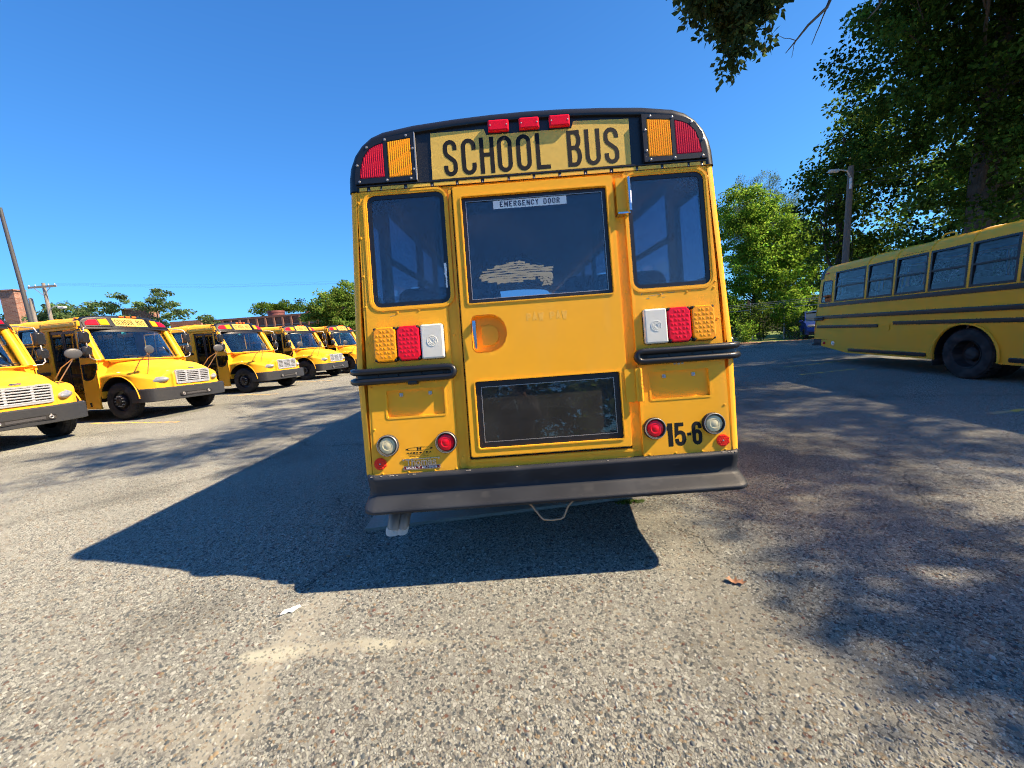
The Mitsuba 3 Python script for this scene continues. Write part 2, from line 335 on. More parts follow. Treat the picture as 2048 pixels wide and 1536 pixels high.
def body_common(P, door_side=True, seats=24, dark=False):
    glass = dark or 'm_glass'
    BE = FW - 1.20                                              # body front edge of the side walls
    arch = Point(RW, 0.46).buffer(0.665, quad_segs=12)
    for sgn in (1, -1):
        doorcut = sbox(9.40, 0.2, 10.45, 3.0) if sgn > 0 else sbox(0, 0, 0.001, 0.001)
        low = Polygon([(0.07, .735), (0.42, .73), (0.42, 0.52), (1.55, 0.36), (BE, 0.36), (BE, 1.80), (0.07, 1.80)]).difference(arch).difference(doorcut)
        wins = unary_union([rrect(a, 1.86, b, 2.70, 0.02) for a, b in WIN] + [rrect(0.24, 1.85, 0.80, 2.50, 0.06)] + ([rrect(9.55, 1.86, 10.35, 2.56, 0.03)] if sgn < 0 else []))
        upp = Polygon([(0.07, 1.80), (BE, 1.80), (BE, 2.57), (FW - 1.66, 2.57), (FW - 1.66, 2.735), (0.20, 2.735), (0.20, 2.57), (0.07, 2.57)]).difference(wins).difference(doorcut)
        P.add('side_wall', cat([side_panel(low, sgn), side_panel(upp, sgn)]), 'm_yellow', 20)
        # arch lip
        th = np.radians(np.linspace(-12, 192, 26))
        P.add('wheel_arch', tube([(sgn * (sx(0.9) + 0.012), RW + 0.668 * math.cos(t), max(0.38, 0.46 + 0.668 * math.sin(t))) for t in th], 0.024, 6), 'm_yellow', 30)
        P.add('wheel_well', loft([[(sgn * (1.20 - d), RW + 0.655 * math.cos(t), 0.46 + 0.655 * math.sin(t)) for d in (0.0, 0.68)] for t in np.radians(np.linspace(0, 180, 16))]), 'm_letter', 30)
        # windows
        for i, (a, b) in enumerate(WIN):
            fr = unary_union([rrect(a - .012, 1.848, b + .012, 2.712, 0.02).difference(rrect(a + .03, 1.895, b - .03, 2.67, 0.015)), sbox(a + .02, 2.262, b - .02, 2.298)])
            w = P.add('side_window', side_panel(fr, sgn, 0.045).apply_translation([sgn * 0.010, 0, 0]), 'm_black', False)
            P.add(w + '__pane', lean(side_panel(sbox(a + .02, 2.285, b - .02, 2.68), sgn, 0.001), sgn).apply_translation([-sgn * 0.006, 0, 0]), glass, False)
            P.add(w + '__pane', lean(side_panel(sbox(a + .02, 1.885, b - .02, 2.275), sgn, 0.001), sgn).apply_translation([-sgn * 0.024, 0, 0]), glass, False)
        fr = rrect(0.235, 1.845, 0.805, 2.505, 0.065).difference(rrect(0.265, 1.875, 0.775, 2.475, 0.04))
        w = P.add('corner_window', side_panel(fr, sgn, 0.04).apply_translation([sgn * 0.006, 0, 0]), 'm_black', False)
        P.add(w + '__pane', side_panel(rrect(0.25, 1.86, 0.79, 2.49, 0.05), sgn, 0.001).apply_translation([-sgn * 0.006, 0, 0]), glass, False)
        # rub rails
        def rail(a, b, z, h=0.085):
            m = pillow(rrect(a, z - h / 2, b, z + h / 2, 0.03, 3), 0, 0.022, 0.012)
            v = np.array(m.vertices); y = v[:, 0] + slant(v[:, 1]) * np.clip(1 - v[:, 0] / 0.9, 0, 1)
            return tm(np.column_stack([sgn * (sx(v[:, 1]) + v[:, 2] - .002), y, v[:, 1]]), m.faces[:, ::-1] if sgn > 0 else m.faces)
        end = 9.38 if sgn > 0 else BE
        P.add('rub_rail', rail(0.16, end, 1.775, 0.10), 'm_black')
        P.add('rub_rail', rail(0.05, end, 1.41, 0.10), 'm_black')
        P.add('rub_rail', rail(0.16, 2.62, 1.12), 'm_black'); P.add('rub_rail', rail(3.08, end, 1.18), 'm_black')
        P.add('rub_rail', rail(1.58, RW - .82, 0.45, .09), 'm_black'); P.add('rub_rail', rail(RW + .82, end, 0.45, .09), 'm_black')
        P.add('side_lamp', rev_disc(sgn * (sx(.6) + .0), 0.95, 0.62, 0.055, sgn), 'm_white_lens'); P.add('side_reflector', rev_disc(sgn * sx(.6), 0.55, 0.62, 0.036, sgn), 'm_red')
        P.add('clearance_lamp', cbox((sgn * 1.16, 0.50, 2.70), (sgn * 1.20, 0.64, 2.735), 0.012), 'm_red')
        # window posts stand slightly proud
        posts = [cbox((sgn * 1.19, b + .01, 1.83), (sgn * 1.222, a2 - .01, 2.72), 0.01) for (a, b), (a2, b2) in zip(WIN[:-1], WIN[1:])]
        for q in posts:
            v = np.array(q.vertices); v[:, 0] += sgn * (sx(v[:, 2]) - 1.206); P.add('window_post', tm(v, q.faces), 'm_yellow')
        # corner post
        rows = []
        for z in np.linspace(H0, 2.57, 9):
            X = sx(z); y0 = slant(z); rr = 0.054
            rows.append([(sgn * (X - rr + rr * math.sin(t)), y0 + rr - rr * math.cos(t), z) for t in np.radians(np.linspace(0, 90, 8))])
        P.add('corner_post', loft(rows, sgn < 0), 'm_yellow', True)
        # inner lining
        P.add('inner_lining', loft([[(sgn * (sx(z) - .05), y + slant(z) * (y < 1), z) for z in (1.16, 1.8)] for y in (.06, 9.3)]), 'm_inner', False)
    # fuel door on the right side
    P.add('fuel_door', side_panel(rrect(2.74, 1.0, 2.98, 1.14, 0.03), 1, 0.012).apply_translation([0.012, 0, 0]), 'm_yellow')
    # roof
    yr = lambda z: slant(z) + 0.15
    YF = FW - 1.62
    rows = []
    for s in np.linspace(0, 1, 14):
        rows.append([(x, yr(z) * (1 - s) + YF * s, z) for x, z in SECF[2:-2]])
    P.add('roof', loft(rows), 'm_yellow', 30)
    P.add('ceiling', loft([[(x, yr(z) * (1 - s) + (YF - .1) * s + .02, z) for x, z in sec_inset(0.05)[3:-3]] for s in (0, 1)], True), 'm_inner', 30)
    bows = [tube([(x, y, z) for x, z in sec_inset(-0.004)[2:-2]], 0.012, 5, False) for y in np.arange(2.14, 9.4, 0.88)]
    P.add('roof_seams', cat(bows), 'm_yellow', 30)
    P.add('roof_hatch', cbox((-0.35, 2.9, 3.0), (0.35, 3.6, 3.075), 0.03), 'm_yellow')
    P.add('roof_hatch', cbox((-0.35, 7.9, 3.0), (0.35, 8.6, 3.075), 0.03), 'm_yellow')
    P.add('underbody_sun_seal', cbox((-1.15, 0.06, 0.735), (1.15, 4.0, 0.745)), 'm_rubber', False)  # closing plate added to keep sun from leaking into the bus shadow
    P.add('floor', cat([cbox((-1.17, 0.06, 0.93), (1.17, RW - .72, 0.99)), cbox((-.5, RW - .72, 0.93), (.5, RW + .72, 0.99)), cbox((-1.17, RW + .72, 0.93), (1.17, BE + .1, 0.99))]), 'm_inner_floor', False)
    ribs = [cbox((-.2 + .025 * k, 0.1, 0.99), (-.188 + .025 * k, BE - 1.2, 0.996)) for k in range(17)]
    P.add('aisle_ribs', cat(ribs), 'm_inner_floor', False)
    # seats
    n = 0
    for k in range(12):
        y = 0.98 + 0.72 * k
        if n >= seats or y > 8.9: break
        P.add('seat', seat_mesh(-1.15, -0.27, y), 'm_seat', 30); P.add('seat', seat_mesh(0.27, 1.15, y), 'm_seat', 30); n += 2
    # chassis
    P.add('chassis', cat([cbox((s * .40 - .04, 0.25, 0.62), (s * .40 + .04, FW + .9, 0.86), .005) for s in (1, -1)] + [cbox((-1.15 if k not in (3, 4) else -.5, 0.5 + 1.2 * k, .86), (1.15 if k not in (3, 4) else .5, .58 + 1.2 * k, .925)) for k in range(9)]
          + [rod((-.9, RW, .515), (.9, RW, .515), .085, 10), trimesh.creation.icosphere(2, 0.22).apply_translation([0, RW, .515]), rod((0, RW, .55), (0, FW - 1, .65), .05), cbox((-.65, 1.6, .45), (.65, 3.3, .85), .05), rod((-.95, FW, .5), (.95, FW, .5), .06), cbox((.42, 6.6, .42), (1.05, 8.2, .85), .06)]), 'm_rubber', 30)
    for s in (1, -1): wheel_parts(P, s * 1.055, RW, s, True, False)
    for s in (1, -1): P.add('wheel_well', cbox((s * .50, RW - .66, .45), (s * .53, RW + .66, 1.12)), 'm_letter', False)
    for s in (1, -1): P.add('mud_flap', cbox((s * .62, RW - .72, .22), (s * 1.18, RW - .70, .85)), 'm_rubber', False)

def rev_disc(x, y, z, r, sgn):
    ring = revolve([(r * 1.18, 0), (r * 1.18, 0.018), (r, 0.022), (r * .8, 0.030), (0, 0.034)], 20)
    v = np.array(ring.vertices); v[:, 0] *= sgn
    return tm(v + [x, y, z], ring.faces if sgn > 0 else ring.faces[:, ::-1])

# ---- rear end, drawn in the plane of the rear wall (u right, v up, n outward)
def ribbed_lens(poly, n0, n1, pitch=0.0125):
    u0, v0, u1, v1 = poly.bounds; ms = [extr(poly, n0, n1)]
    k = int((u1 - u0) / pitch)
    for i in range(k):
        uc = u0 + (i + .5) * (u1 - u0) / k
        seg = LineString([(uc, v0 - 1), (uc, v1 + 1)]).intersection(poly.buffer(-0.004))
        if seg.is_empty: continue
        a, b = seg.bounds[1], seg.bounds[3]; w = 0.42 * (u1 - u0) / k
        ms.append(loft([[(uc + w * math.cos(t), a, n1 + w * 0.55 * math.sin(t)) for t in np.linspace(math.pi, 0, 5)], [(uc + w * math.cos(t), b, n1 + w * 0.55 * math.sin(t)) for t in np.linspace(math.pi, 0, 5)]], True))
    return cat(ms)
def facet_lens(u0, v0, u1, v1, n0, n1, nx=5, ny=7):
    """square lamp lens with clipped corners and rows of facets"""
    c = 0.022
    poly = Polygon([(u0 + c, v0), (u1 - c, v0), (u1 - .004, v0 + c), (u1, v0 + c + .006), (u1, v1 - c - .006), (u1 - .004, v1 - c), (u1 - c, v1), (u0 + c, v1), (u0 + .004, v1 - c), (u0, v1 - c - .006), (u0, v0 + c + .006), (u0 + .004, v0 + c)])
    ms = [pillow(poly, n0, n1, 0.008)]
    du, dv = (u1 - u0 - .02) / nx, (v1 - v0 - .03) / ny
    for i in range(nx):
        for j in range(ny):
            a, b = u0 + .01 + i * du, v0 + .015 + j * dv
            if (i in (0, nx - 1)) and (j in (0, ny - 1)): continue
            v = np.array([(a, b, n1 - .0006), (a + du, b, n1 - .0006), (a + du, b + dv, n1 - .0006), (a, b + dv, n1 - .0006), (a + du * (.25 + .5 * ((i + j) % 2)), b + dv * .6, n1 + .0024)])
            ms.append(trimesh.Trimesh(v, [[0, 1, 4], [1, 2, 4], [2, 3, 4], [3, 0, 4]], process=False))
    return cat(ms)
def rear_end(P, number='15-6', full=True):
    A = P.add
    wl, wr = rrect(-1.085, 1.088, -0.575, 1.826, 0.055), rrect(0.610, 1.083, 1.114, 1.823, 0.055)
    pl, pr = rrect(-1.04, 0.373, -0.665, 0.545, .006), rrect(0.672, 0.368, 1.048, 0.542, .006)
    left = Polygon([(-1.150, 0), (-.603, 0), (-.603, 1.868), (-1.122, 1.868)]).difference(wl).difference(pl)
    rt = Polygon([(1.150, 0), (.603, 0), (.603, 1.868), (1.122, 1.868)]).difference(wr).difference(pr)
    for poly, nm in ((left, 'left'), (rt, 'right')):
        A('rear_panel', R(extr(poly, -0.03, 0)), 'm_yellow', False)
    for p in (pl, pr):
        A('plate_recess', R(cat([extr(p.buffer(.002), -0.034, -0.016), extr(p.buffer(0.012, join_style='mitre').difference(p), -0.002, 0.003)])), 'm_yellow', False)
        c = p.centroid; A('plate_bolts', R(cat([extr(rrect(c.x + d - .011, c.y + .045, c.x + d + .011, c.y + .067), -0.017, -.009) for d in (-.095, .095)] + [dome([c.x + d, c.y + .056, -.009], .006, .005) for d in (-.095, .095)])), 'm_steel', False)
    # recessed pillars either side of the door, header and sill
    A('door_pillar', R(cat([extr(sbox(-.603, 0, -.528, 1.868), -.03, -.012), extr(sbox(-.545, 0, -.528, 1.84), -.012, -.002)])), 'm_yellow', False)
    A('door_pillar', R(cat([extr(sbox(.528, 0, .603, 1.868), -.03, -.012), extr(sbox(.592, 0, .603, 1.84), -.012, .004)])), 'm_yellow', False)
    A('door_header', R(extr(sbox(-.528, 1.836, .528, 1.868), -.03, -.014)), 'm_yellow', False)
    A('door_sill', R(cat([extr(sbox(-.528, 0.0, .528, .062), -.03, .002), extr(sbox(-.524, 0.044, .524, .060), .002, .012)])), 'm_yellow', False)
    A('rear_lining', R(extr(sbox(-1.16, 0, 1.16, 1.86).difference(wl.buffer(.02)).difference(wr.buffer(.02)).difference(sbox(-.475, 1.055, .485, 1.77)).difference(sbox(-.47, .12, .485, .575)), -.062, -.052)), 'm_inner', False)  # inner plate added behind the panels to block sun leaking through gaps
    A('door_gap', R(extr(sbox(-.528, .06, .528, 1.84).difference(sbox(-.50, .09, .50, 1.81)), -.05, -.028)), 'm_rubber', False)
    # rear windows
    for p in (wl, wr):
        trim = A('window_trim', R(cat([extr(p.buffer(.022).difference(p.buffer(.010)), -.001, .005), extr(p.buffer(.011).difference(p.buffer(-.002)), -.02, .002)])), 'm_yellow', 25)
        w = A('rear_window', R(extr(p.difference(p.buffer(-.030)), -.016, -.006)), 'm_black', False)
        A(w + '__pane', R(extr(p.buffer(-.028), -.0105, -.0100)), 'm_glass', False)
    if full:
        peel = [Polygon([(-.592 + rng.normal(0, .004), 1.19 + .16 * k / 7 + rng.normal(0, .004)) for k in range(8)] + [(-.600 - .008 * rng.random(), 1.35 - .16 * k / 7) for k in range(8)]).buffer(0)]
        A(w[:0] + 'rear_window__paint_chip', R(extr(unary_union(peel), -.0058, -.005)), 'm_white', False)
    # emergency door
    dw, lw = rrect(-.462, 1.068, .472, 1.758, .012), rrect(-.458, .134, .470, .562, .012)
    pocket = unary_union([rrect(-.452, .752, -.33, .985, .035), Polygon([(-.36, .985)] + arc(-.335, .87, .10, .115, 90, -90, 10) + [(-.36, .752)])])
    rim = lambda p: cat([extr(p.buffer(.020, join_style='mitre').difference(p), .02, .026), extr(p.buffer(.008).difference(p.buffer(.0005)), .022, .031)])
    door = rrect(-.518, .078, .520, 1.830, .018).difference(dw).difference(lw).difference(pocket)
    d = A('emergency_door', R(cat([extr(door, -.01, .018), extr(door.buffer(-.006), .018, .025), rim(dw), rim(lw)])), 'm_yellow', 25)
    A(d + '__handle_pocket', R(cat([extr(pocket.buffer(.002), -.036, -.03), loft([[(-.45, v, -.03), (-.24, v, -.03)] for v in (.755, .98)]), loft([[(x, y, .025), (x, y, -.03)] for x, y in list(pocket.exterior.coords)], False),
                              pillow(Polygon(arc(-.335, .862, .052, .07, 90, -90, 8) + [(-.40, .79), (-.40, .925)]), -.03, -.018, .006)])), 'm_yellow', False)
    hn = cat([pillow(rrect(-.448, .905, -.424, .955, .008), .02, .045, .008), trimesh.convex.convex_hull(np.array([(-.445, .95, .046), (-.425, .95, .046), (-.445, .95, .058), (-.425, .95, .058), (-.436, .772, .04), (-.424, .772, .04), (-.436, .772, .05), (-.424, .772, .05), (-.446, .90, .062), (-.424, .90, .062)]))])
    A(d + '__handle', R(hn), 'm_chrome', 25)
    for p, bl, nm in ((dw, .026, 'door_window'), (lw, .036, 'lower_window')):
        w = A(d + '__' + nm, R(extr(p.difference(p.buffer(-bl)), -.002, .008)), 'm_black', False)
        A(d + '__pane', R(extr(p.buffer(-bl + .002), .0015, .002)), 'm_glass' if p is dw else 'm_glass_low', False)
        ln = p.buffer(-bl + .001).difference(p.buffer(-bl - .0025)); A(d + '__glazing_line', R(extr(ln, .0082, .0088)), 'm_steel', False)
    A(d + '__hinge', R(cat([extr(sbox(.500, .362, .590, .572), .024, .034), extr(sbox(.565, .362, .592, .572), .034, .05), rod((.594, .36, .046), (.594, .575, .046), .011, 8)] + [rod((.594, .365 + .0262 * k, .046), (.594, .385 + .0262 * k, .046), .014, 8) for k in range(8)])), 'm_yellow', 25)
    A(d + '__hinge', R(cat([extr(sbox(.535, 1.566, .602, 1.80), -.012, .03), extr(sbox(.598, 1.566, .606, 1.80), .0, .055)])), 'm_yellow', 25)
    A(d + '__hinge_rod', R(cat([rod((.612, 1.575, .052), (.612, 1.79, .052), .0095, 10), rod((.612, 1.62, .052), (.612, 1.70, .052), .0125, 8), extr(sbox(.532, 1.562, .612, 1.572), -.01, .05)])), 'm_chrome', 25)
    if full:
        gl = words('PAW PAW', -.098, .166, .930, .048, .0115, .18)
        A(d + '__ghost_lettering', R(extr(gl, .0252, .0258)), 'm_ghost', False)
        A(d + '__sticker', R(extr(sbox(-.259, 1.674, .218, 1.727), .0080 - .0055, .0080 - .005)), 'm_white', False)
        A(d + '__sticker_lettering', R(extr(words('EMERGENCY DOOR', -.215, .175, 1.6825, .037, .0066, .34), .0033, .0038)), 'm_letter_blue', False)
        # streaky pale patch laid on the glass
        bands = []
        rr = np.random.default_rng(3)
        for k, (a, b, v) in enumerate([(-.20, -.08, 1.318), (-.28, -.05, 1.303), (-.33, .04, 1.288), (-.36, .10, 1.272), (-.375, .095, 1.256), (-.385, .09, 1.240), (-.37, .095, 1.224), (-.33, -.02, 1.209), (.0, .095, 1.209), (-.27, -.10, 1.195), (.01, .09, 1.194), (.03, .09, 1.178), (.02, .08, 1.163)]):
            top = [(a + (b - a) * t, v + .0066 + rr.normal(0, .0022) - .02 * (t - .5) ** 2) for t in np.linspace(0, 1, 14)]
            bot = [(a + (b - a) * t, v - .0062 + rr.normal(0, .0028) - .02 * (t - .5) ** 2) for t in np.linspace(1, 0, 14)]
            bands.append(Polygon(top + bot).buffer(0))
        A(d + '__streaky_patch', R(extr(unary_union(bands), .0023, .0027)), 'm_peel', False, label='streaky cream patch on the window')
    # black roof cap with the sign
    rows = []
    for ins, back in [(-.004, .17), (-.004, .06)] + [(.055 * (1 - math.cos(t)) - .004, .06 - .06 * math.sin(t) - .012) for t in np.radians(np.linspace(10, 90, 7))] + [(.062, -.008), (.066, .004), (.068, .020)]:
        rows.append([(x, slant(z) + back, z) for x, z in sec_inset(ins)])
    A('roof_cap', R_none(loft(rows)), 'm_black', 40)
    fld = np.array([(x, (z - H0) / math.cos(SL)) for x, z in sec_inset(.064)])
    fieldp = Polygon(list(map(tuple, fld)) + [(-1.135, 1.884), (1.135, 1.884)])
    A('roof_cap__field', R(extr(fieldp.buffer(0), -.03, -.010)), 'm_black', False)
    lip = sbox(-1.145, 1.878, 1.145, 1.892)
    A('roof_cap__lip', R(cat([pillow(lip, -.02, .010, .005)])), 'm_black', False)
    xs = [(80, 118), (135, 185), (195, 305), (322, 437), (455, 565), (580, 692), (708, 825), (838, 952), (965, 1080), (1095, 1208), (1225, 1337), (1355, 1468), (1480, 1593), (1607, 1725), (1738, 1790), (1805, 1842)]
    tou = lambda x: -1.12 + (x - 80) / 1762 * 2.285
    A('roof_cap__flange', R(extr(sbox(-1.165, 1.852, 1.165, 1.879), -.006, .002)), 'm_black', False)
    for a, b in xs: A('roof_cap__reflective_strip', R(extr(sbox(tou(a), 1.855, tou(b), 1.8765), .002, .0065)), 'm_yellow_tape', False)
    A('roof_cap__screws', R(cat([dome([(tou(xs[i][1]) + tou(xs[i + 1][0])) / 2, 1.860, .002], .0055, .004, n=6) for i in range(len(xs) - 1)])), 'm_steel', False)
    sg = Polygon([(-.642, 1.901), (.656, 1.901), (.660, 2.199), (.30, 2.212), (.285, 2.165), (-.27, 2.165), (-.285, 2.205), (-.636, 2.205)])
    s = A('school_bus_sign', R(extr(sg, -.011, -.004)), 'm_sign', False)
    tt = .0265
    L = [('S', -.559, -.470), ('C', -.441, -.346), ('H', -.321, -.228), ('O', -.206, -.110), ('O', -.082, .014), ('L', .045, .135), ('B', .250, .342), ('U', .366, .464), ('S', .490, .584)]
    for ch, a, b in L: A(s + '__letter', R(extr(aff.translate(glyph(ch, b - a, .237, tt), a, 1.914), -.004, -.0025)), 'm_letter', False)
    for a, b in ((-.256, -.121), (-.054, .076), (.142, .275)):
        k = A('marker_lamp', R(pillow(rrect(a, 2.171, b, 2.245, .008), -.01, .024, .010)), 'm_red', False)
        A(k + '__base', R(extr(rrect(a - .004, 2.166, b + .004, 2.249, .01), -.01, .004)), 'm_black', False)
        A(k + '__screws', R(cat([dome([a + .014, 2.208, .023], .006, .004, n=6), dome([b - .014, 2.208, .023], .006, .004, n=6)])), 'm_steel', False)
    for sg_ in (1, -1):
        fx = lambda pts: [(sg_ * u, v) for u, v in pts]
        fr = Polygon(fx([(.737, 1.894), (1.138, 1.894), (1.136, 1.96), (1.118, 2.06), (1.075, 2.128), (1.02, 2.162), (.95, 2.182), (.737, 2.206)]))
        amb = Polygon(fx([(.766, 1.928), (.915, 1.924), (.915, 2.156), (.766, 2.170)])); red = Polygon(fx([(.945, 1.930), (1.104, 1.930), (1.098, 1.99), (1.075, 2.065), (1.035, 2.115), (.99, 2.138), (.945, 2.150)]))
        h = A('flasher_housing', R(cat([extr(fr.difference(amb.buffer(.003)).difference(red.buffer(.003)), -.012, .022), extr(fr.buffer(-.02), -.012, .004)])), 'm_black', False)
        A(h + '__edge', R(extr(sbox(*sorted((sg_ * .735, sg_ * .741))[:1], 1.896, sorted((sg_ * .735, sg_ * .741))[1], 2.205), .0, .024)), 'm_steel' if sg_ < 0 else 'm_black', False)
        A(h + '__amber_lens', R(ribbed_lens(amb, .0, .020)), 'm_amber', 40)
        A(h + '__red_lens', R(ribbed_lens(red, .0, .020)), 'm_red_deep', 40)
        A(h + '__screws', R(cat([dome([sg_ * u, v, .022], .0085, .007, n=8) for u, v in [(.752, 1.965), (.752, 2.10), (.79, 2.187), (.93, 2.170), (1.05, 2.128), (1.118, 2.015), (1.11, 1.908), (.93, 1.907), (.775, 1.907)]])), 'm_steel', 40)
    # tail lamps
    for (u0, col, nm) in ((-1.089, 'm_amber', 'amber'), (-.937, 'm_red', 'red'), (-.784, 'm_white_lens', 'white'), (.651, 'm_white_lens', 'white'), (.8, 'm_red', 'red'), (.955, 'm_amber', 'amber')):
        u1, v0, v1 = u0 + .145, .728 - (.004 if u0 > 0 else -.006), .946 + (.0 if u0 > 0 else .009)
        if nm != 'white': lensm = facet_lens(u0, v0, u1, v1, .006, .036)
        else:
            uc, vc = (u0 + u1) / 2, (v0 + v1) / 2
            rings = [trimesh.creation.torus(r, .0025, 24, 6).apply_translation([uc, vc, .0362]) for r in (.012, .022, .032)]
            lensm = cat([pillow(rrect(u0, v0, u1, v1, .012), .006, .036, .010)] + rings)
        k = A('tail_lamp', R(lensm), col, False, label=nm + ' tail lamp lens')
        A(k + '__base', R(extr(rrect(u0 - .003, v0 - .003, u1 + .003, v1 + .003, .02), .0, .008)), 'm_rubber', False)
        A(k + '__screws', R(cat([extr(Point(uu, vv).buffer(.0085, quad_segs=3), .006, .032) for uu in (u0 + .010, u1 - .010) for vv in (v0 + .010, v1 - .010)] + [dome([uu, vv, .032], .006, .004, n=6) for uu in (u0 + .010, u1 - .010) for vv in (v0 + .010, v1 - .010)])), 'm_rubber' if nm != 'white' else 'm_steel', False)
    # wrap-round rub rails
    for sg_ in (1, -1):
        v0, v1, ui = .612, .676, .622
        path = [];
        X = 1.226
        yb = lambda v: slant(H0 + v * math.cos(SL))
        def pt(u, v, n): q = RM @ np.array([sg_ * u, v, n, 1]); return q[:3]
        def sidept(y, v): return np.array([sg_ * (sx(H0 + v) + .028), yb(v) + y, H0 + v * math.cos(SL)])
        def run(v): return [pt(u, v, .030) for u in (.63, .8, 1.0, 1.17)] + [pt(1.17, v, .030) + (np.array([sg_ * (.098) * math.sin(t), (.10) * (1 - math.cos(t)), 0])) for t in np.radians([20, 45, 70, 90])] + [sidept(.25, v), sidept(.45, v)]
        top, bot = run(v1), run(v0)
        endc = [pt(ui - .035 * math.cos(t), (v0 + v1) / 2 + (v1 - v0) / 2 * math.sin(t), .030) for t in np.radians([60, 30, 0, -30, -60])]
        k = A('bumper_rail', tube(top[::-1] + endc + bot, .0215, 10), 'm_black', 40)
        A(k + '__channel', cat([loft([[p, q] for p, q in zip([x - (np.array([0, -.018, 0]) if i < 5 else np.array([sg_ * .018, 0, 0])) for i, x in enumerate(top)], [x - (np.array([0, -.018, 0]) if i < 5 else np.array([sg_ * .018, 0, 0])) for i, x in enumerate(bot)])]), R(extr(Point(sg_ * ui, .644).buffer(.034), .0, .012))]), 'm_black', 40)
        A(k + '__bolts', R(cat([dome([sg_ * u, .644, .012], .007, .005, n=6) for u in (.64, .655, .80, .95, 1.08)])), 'm_black', False)
    A('plate_lamp', R(pillow(rrect(-.885, .575, -.825, .602, .006), 0, .045, .008)), 'm_black')
    A('plate_lamp', R(cat([dome([.86, .588, 0], .012, .006), dome([.835, .588, 0], .009, .004), dome([.885, .588, 0], .009, .004)])), 'm_steel')
    # round lamps
    for u, v, col, nm in ((-1.05, .194, 'm_cream_lens', 'reversing lamp'), (1.049, .186, 'm_cream_lens', 'reversing lamp'), (-.672, .189, 'm_red', 'tail lamp'), (.672, .181, 'm_red', 'tail lamp')):
        def rev(pr, n=28):
            m = revolve(pr, n); q = np.array(m.vertices); return R(tm(np.column_stack([q[:, 1] + u, q[:, 2] + v, q[:, 0]]), m.faces))
        k = A('round_lamp', rev([(.070, 0), (.070, .024), (.066, .032), (.060, .033), (.054, .020)]), 'm_rubber', 30)
        A(k + '__rim', rev([(.0675, .0305), (.0655, .0335), (.0625, .0335)]), 'm_steel', 30)
        A(k + '__lens', rev([(.055, .018), (.050, .024), (.03, .028), (.026, .026), (.012, .029), (0, .030)]), col, 30, label='round %s %s' % ('cream' if 'cream' in col else 'red', nm))
    for u, v in ((-1.111, .078), (1.105, .072)):
        ms = [extr(Point(u, v).buffer(.039, quad_segs=6), 0, .007)]
        for i in range(-2, 3):
            for j in range(-2, 3):
                if i * i + j * j < 6: ms.append(dome([u + i * .0145 + .007 * (j % 2), v + j * .0135, .007], .0075, .0035, n=6))
        k = A('reflector', R(cat(ms)), 'm_reflector', False); A(k + '__screw', R(dome([u, v, .010], .006, .004)), 'm_steel')
    # rivets
    rv = []
    for v in (.06, .30, .57, .86, 1.10, 1.30, 1.55, 1.78):
        rv += [(-1.135, v), (1.135, v), (-.575, v + .02), (.565, v - .02)]
    rv += [(u, .012) for u in (-1.10, -.93, -.76, -.62, .63, .80, .97, 1.12)] + [(-.93, 1.05), (-.79, 1.055), (.78, 1.04), (.95, 1.045), (1.125, 1.06)]
    A('rivets', R(cat([dome([u, v, -.001 if abs(u) > .6 else -.012], .0085, .007, n=7) for u, v in rv])), 'm_yellow', 40, stuff=True)
    A('corner_strip', None, 'm_yellow')
    for q in (1, -1): A('corner_strip', R(extr(Polygon([(q * 1.150, 0), (q * 1.168, 0), (q * 1.141, 1.868), (q * 1.122, 1.868)]), -.03, -.0035)), 'm_yellow', False)
    if full:
        for ch, w_, u_, t_ in (('1', .034, .757, .030), ('5', .070, .802, .0235), ('-', .026, .8815, .019), ('6', .063, .914, .0225)): A('fleet_number', R(extr(aff.translate(glyph(ch, w_, .149, t_), u_, .056), .0004, .0012)), 'm_letter', False)
        el = Point(0, 0).buffer(1, quad_segs=12)
        ring = aff.translate(aff.scale(el, .088, .0115), -.852, .158).difference(aff.translate(aff.scale(el, .080, .0095), -.852, .158))
        ring = unary_union([ring, Polygon([(-.94, .158), (-.925, .164), (-.925, .152)]), Polygon([(-.764, .158), (-.779, .164), (-.779, .152)]), aff.translate(glyph('H', .026, .020, .006), -.866, .148)])
        A('dealer_decal', R(extr(unary_union([ring, words('HOEKSTRA', -.935, -.775, .128, .0105, .0032, .35)]), .0004, .0011)), 'm_letter', False)
        tmesh = lambda s_, h, w_, x, y, n0, dep: fit_text(s_, h, w_, x, y, n0, dep)
        A('dealer_decal__small_print', R(cat([fit_text('TRANSPORTATION, INC.', .005, .135, -.925, .119, .0004, .0006), fit_text('GRAND RAPIDS, MI / TROY, MI', .0042, .125, -.92, .1095, .0004, .0006)])), 'm_letter', False)
        b = A('maker_badge', R(cat([extr(sbox(-.966, .092, -.722, .097), .0, .006), extr(Polygon([(-.966, .092), (-.966, .097), (-.95, .097), (-.958, .082)]), 0, .006), extr(Polygon([(-.722, .092), (-.722, .097), (-.738, .097), (-.730, .082)]), 0, .006), fit_text('Thomas', .042, .195, -.942, .052, 0, .008, True), extr(rrect(-.962, .026, -.722, .050, .002), 0, .004)])), 'm_chrome', False)
        A(b + '__strip', R(extr(sbox(-.957, .029, -.727, .047), .004, .0048)), 'm_maroon', False)
        A(b + '__strip_lettering', R(fit_text('BUILT BUSES', .0115, .20, -.943, .0325, .0046, .0008, True)), 'm_white', False)
    # rear bumper: a flared section carried round both corners
    prof = [(-.10, .002), (.000, .006), (.030, .012), (.046, .004), (.050, -.010), (.047, -.03), (.040, -.055), (.035, -.085), (.034, -.120), (.058, -.134), (.088, -.149), (.116, -.164), (.133, -.174), (.140, -.184), (.138, -.198), (.126, -.206), (.0, -.202)]
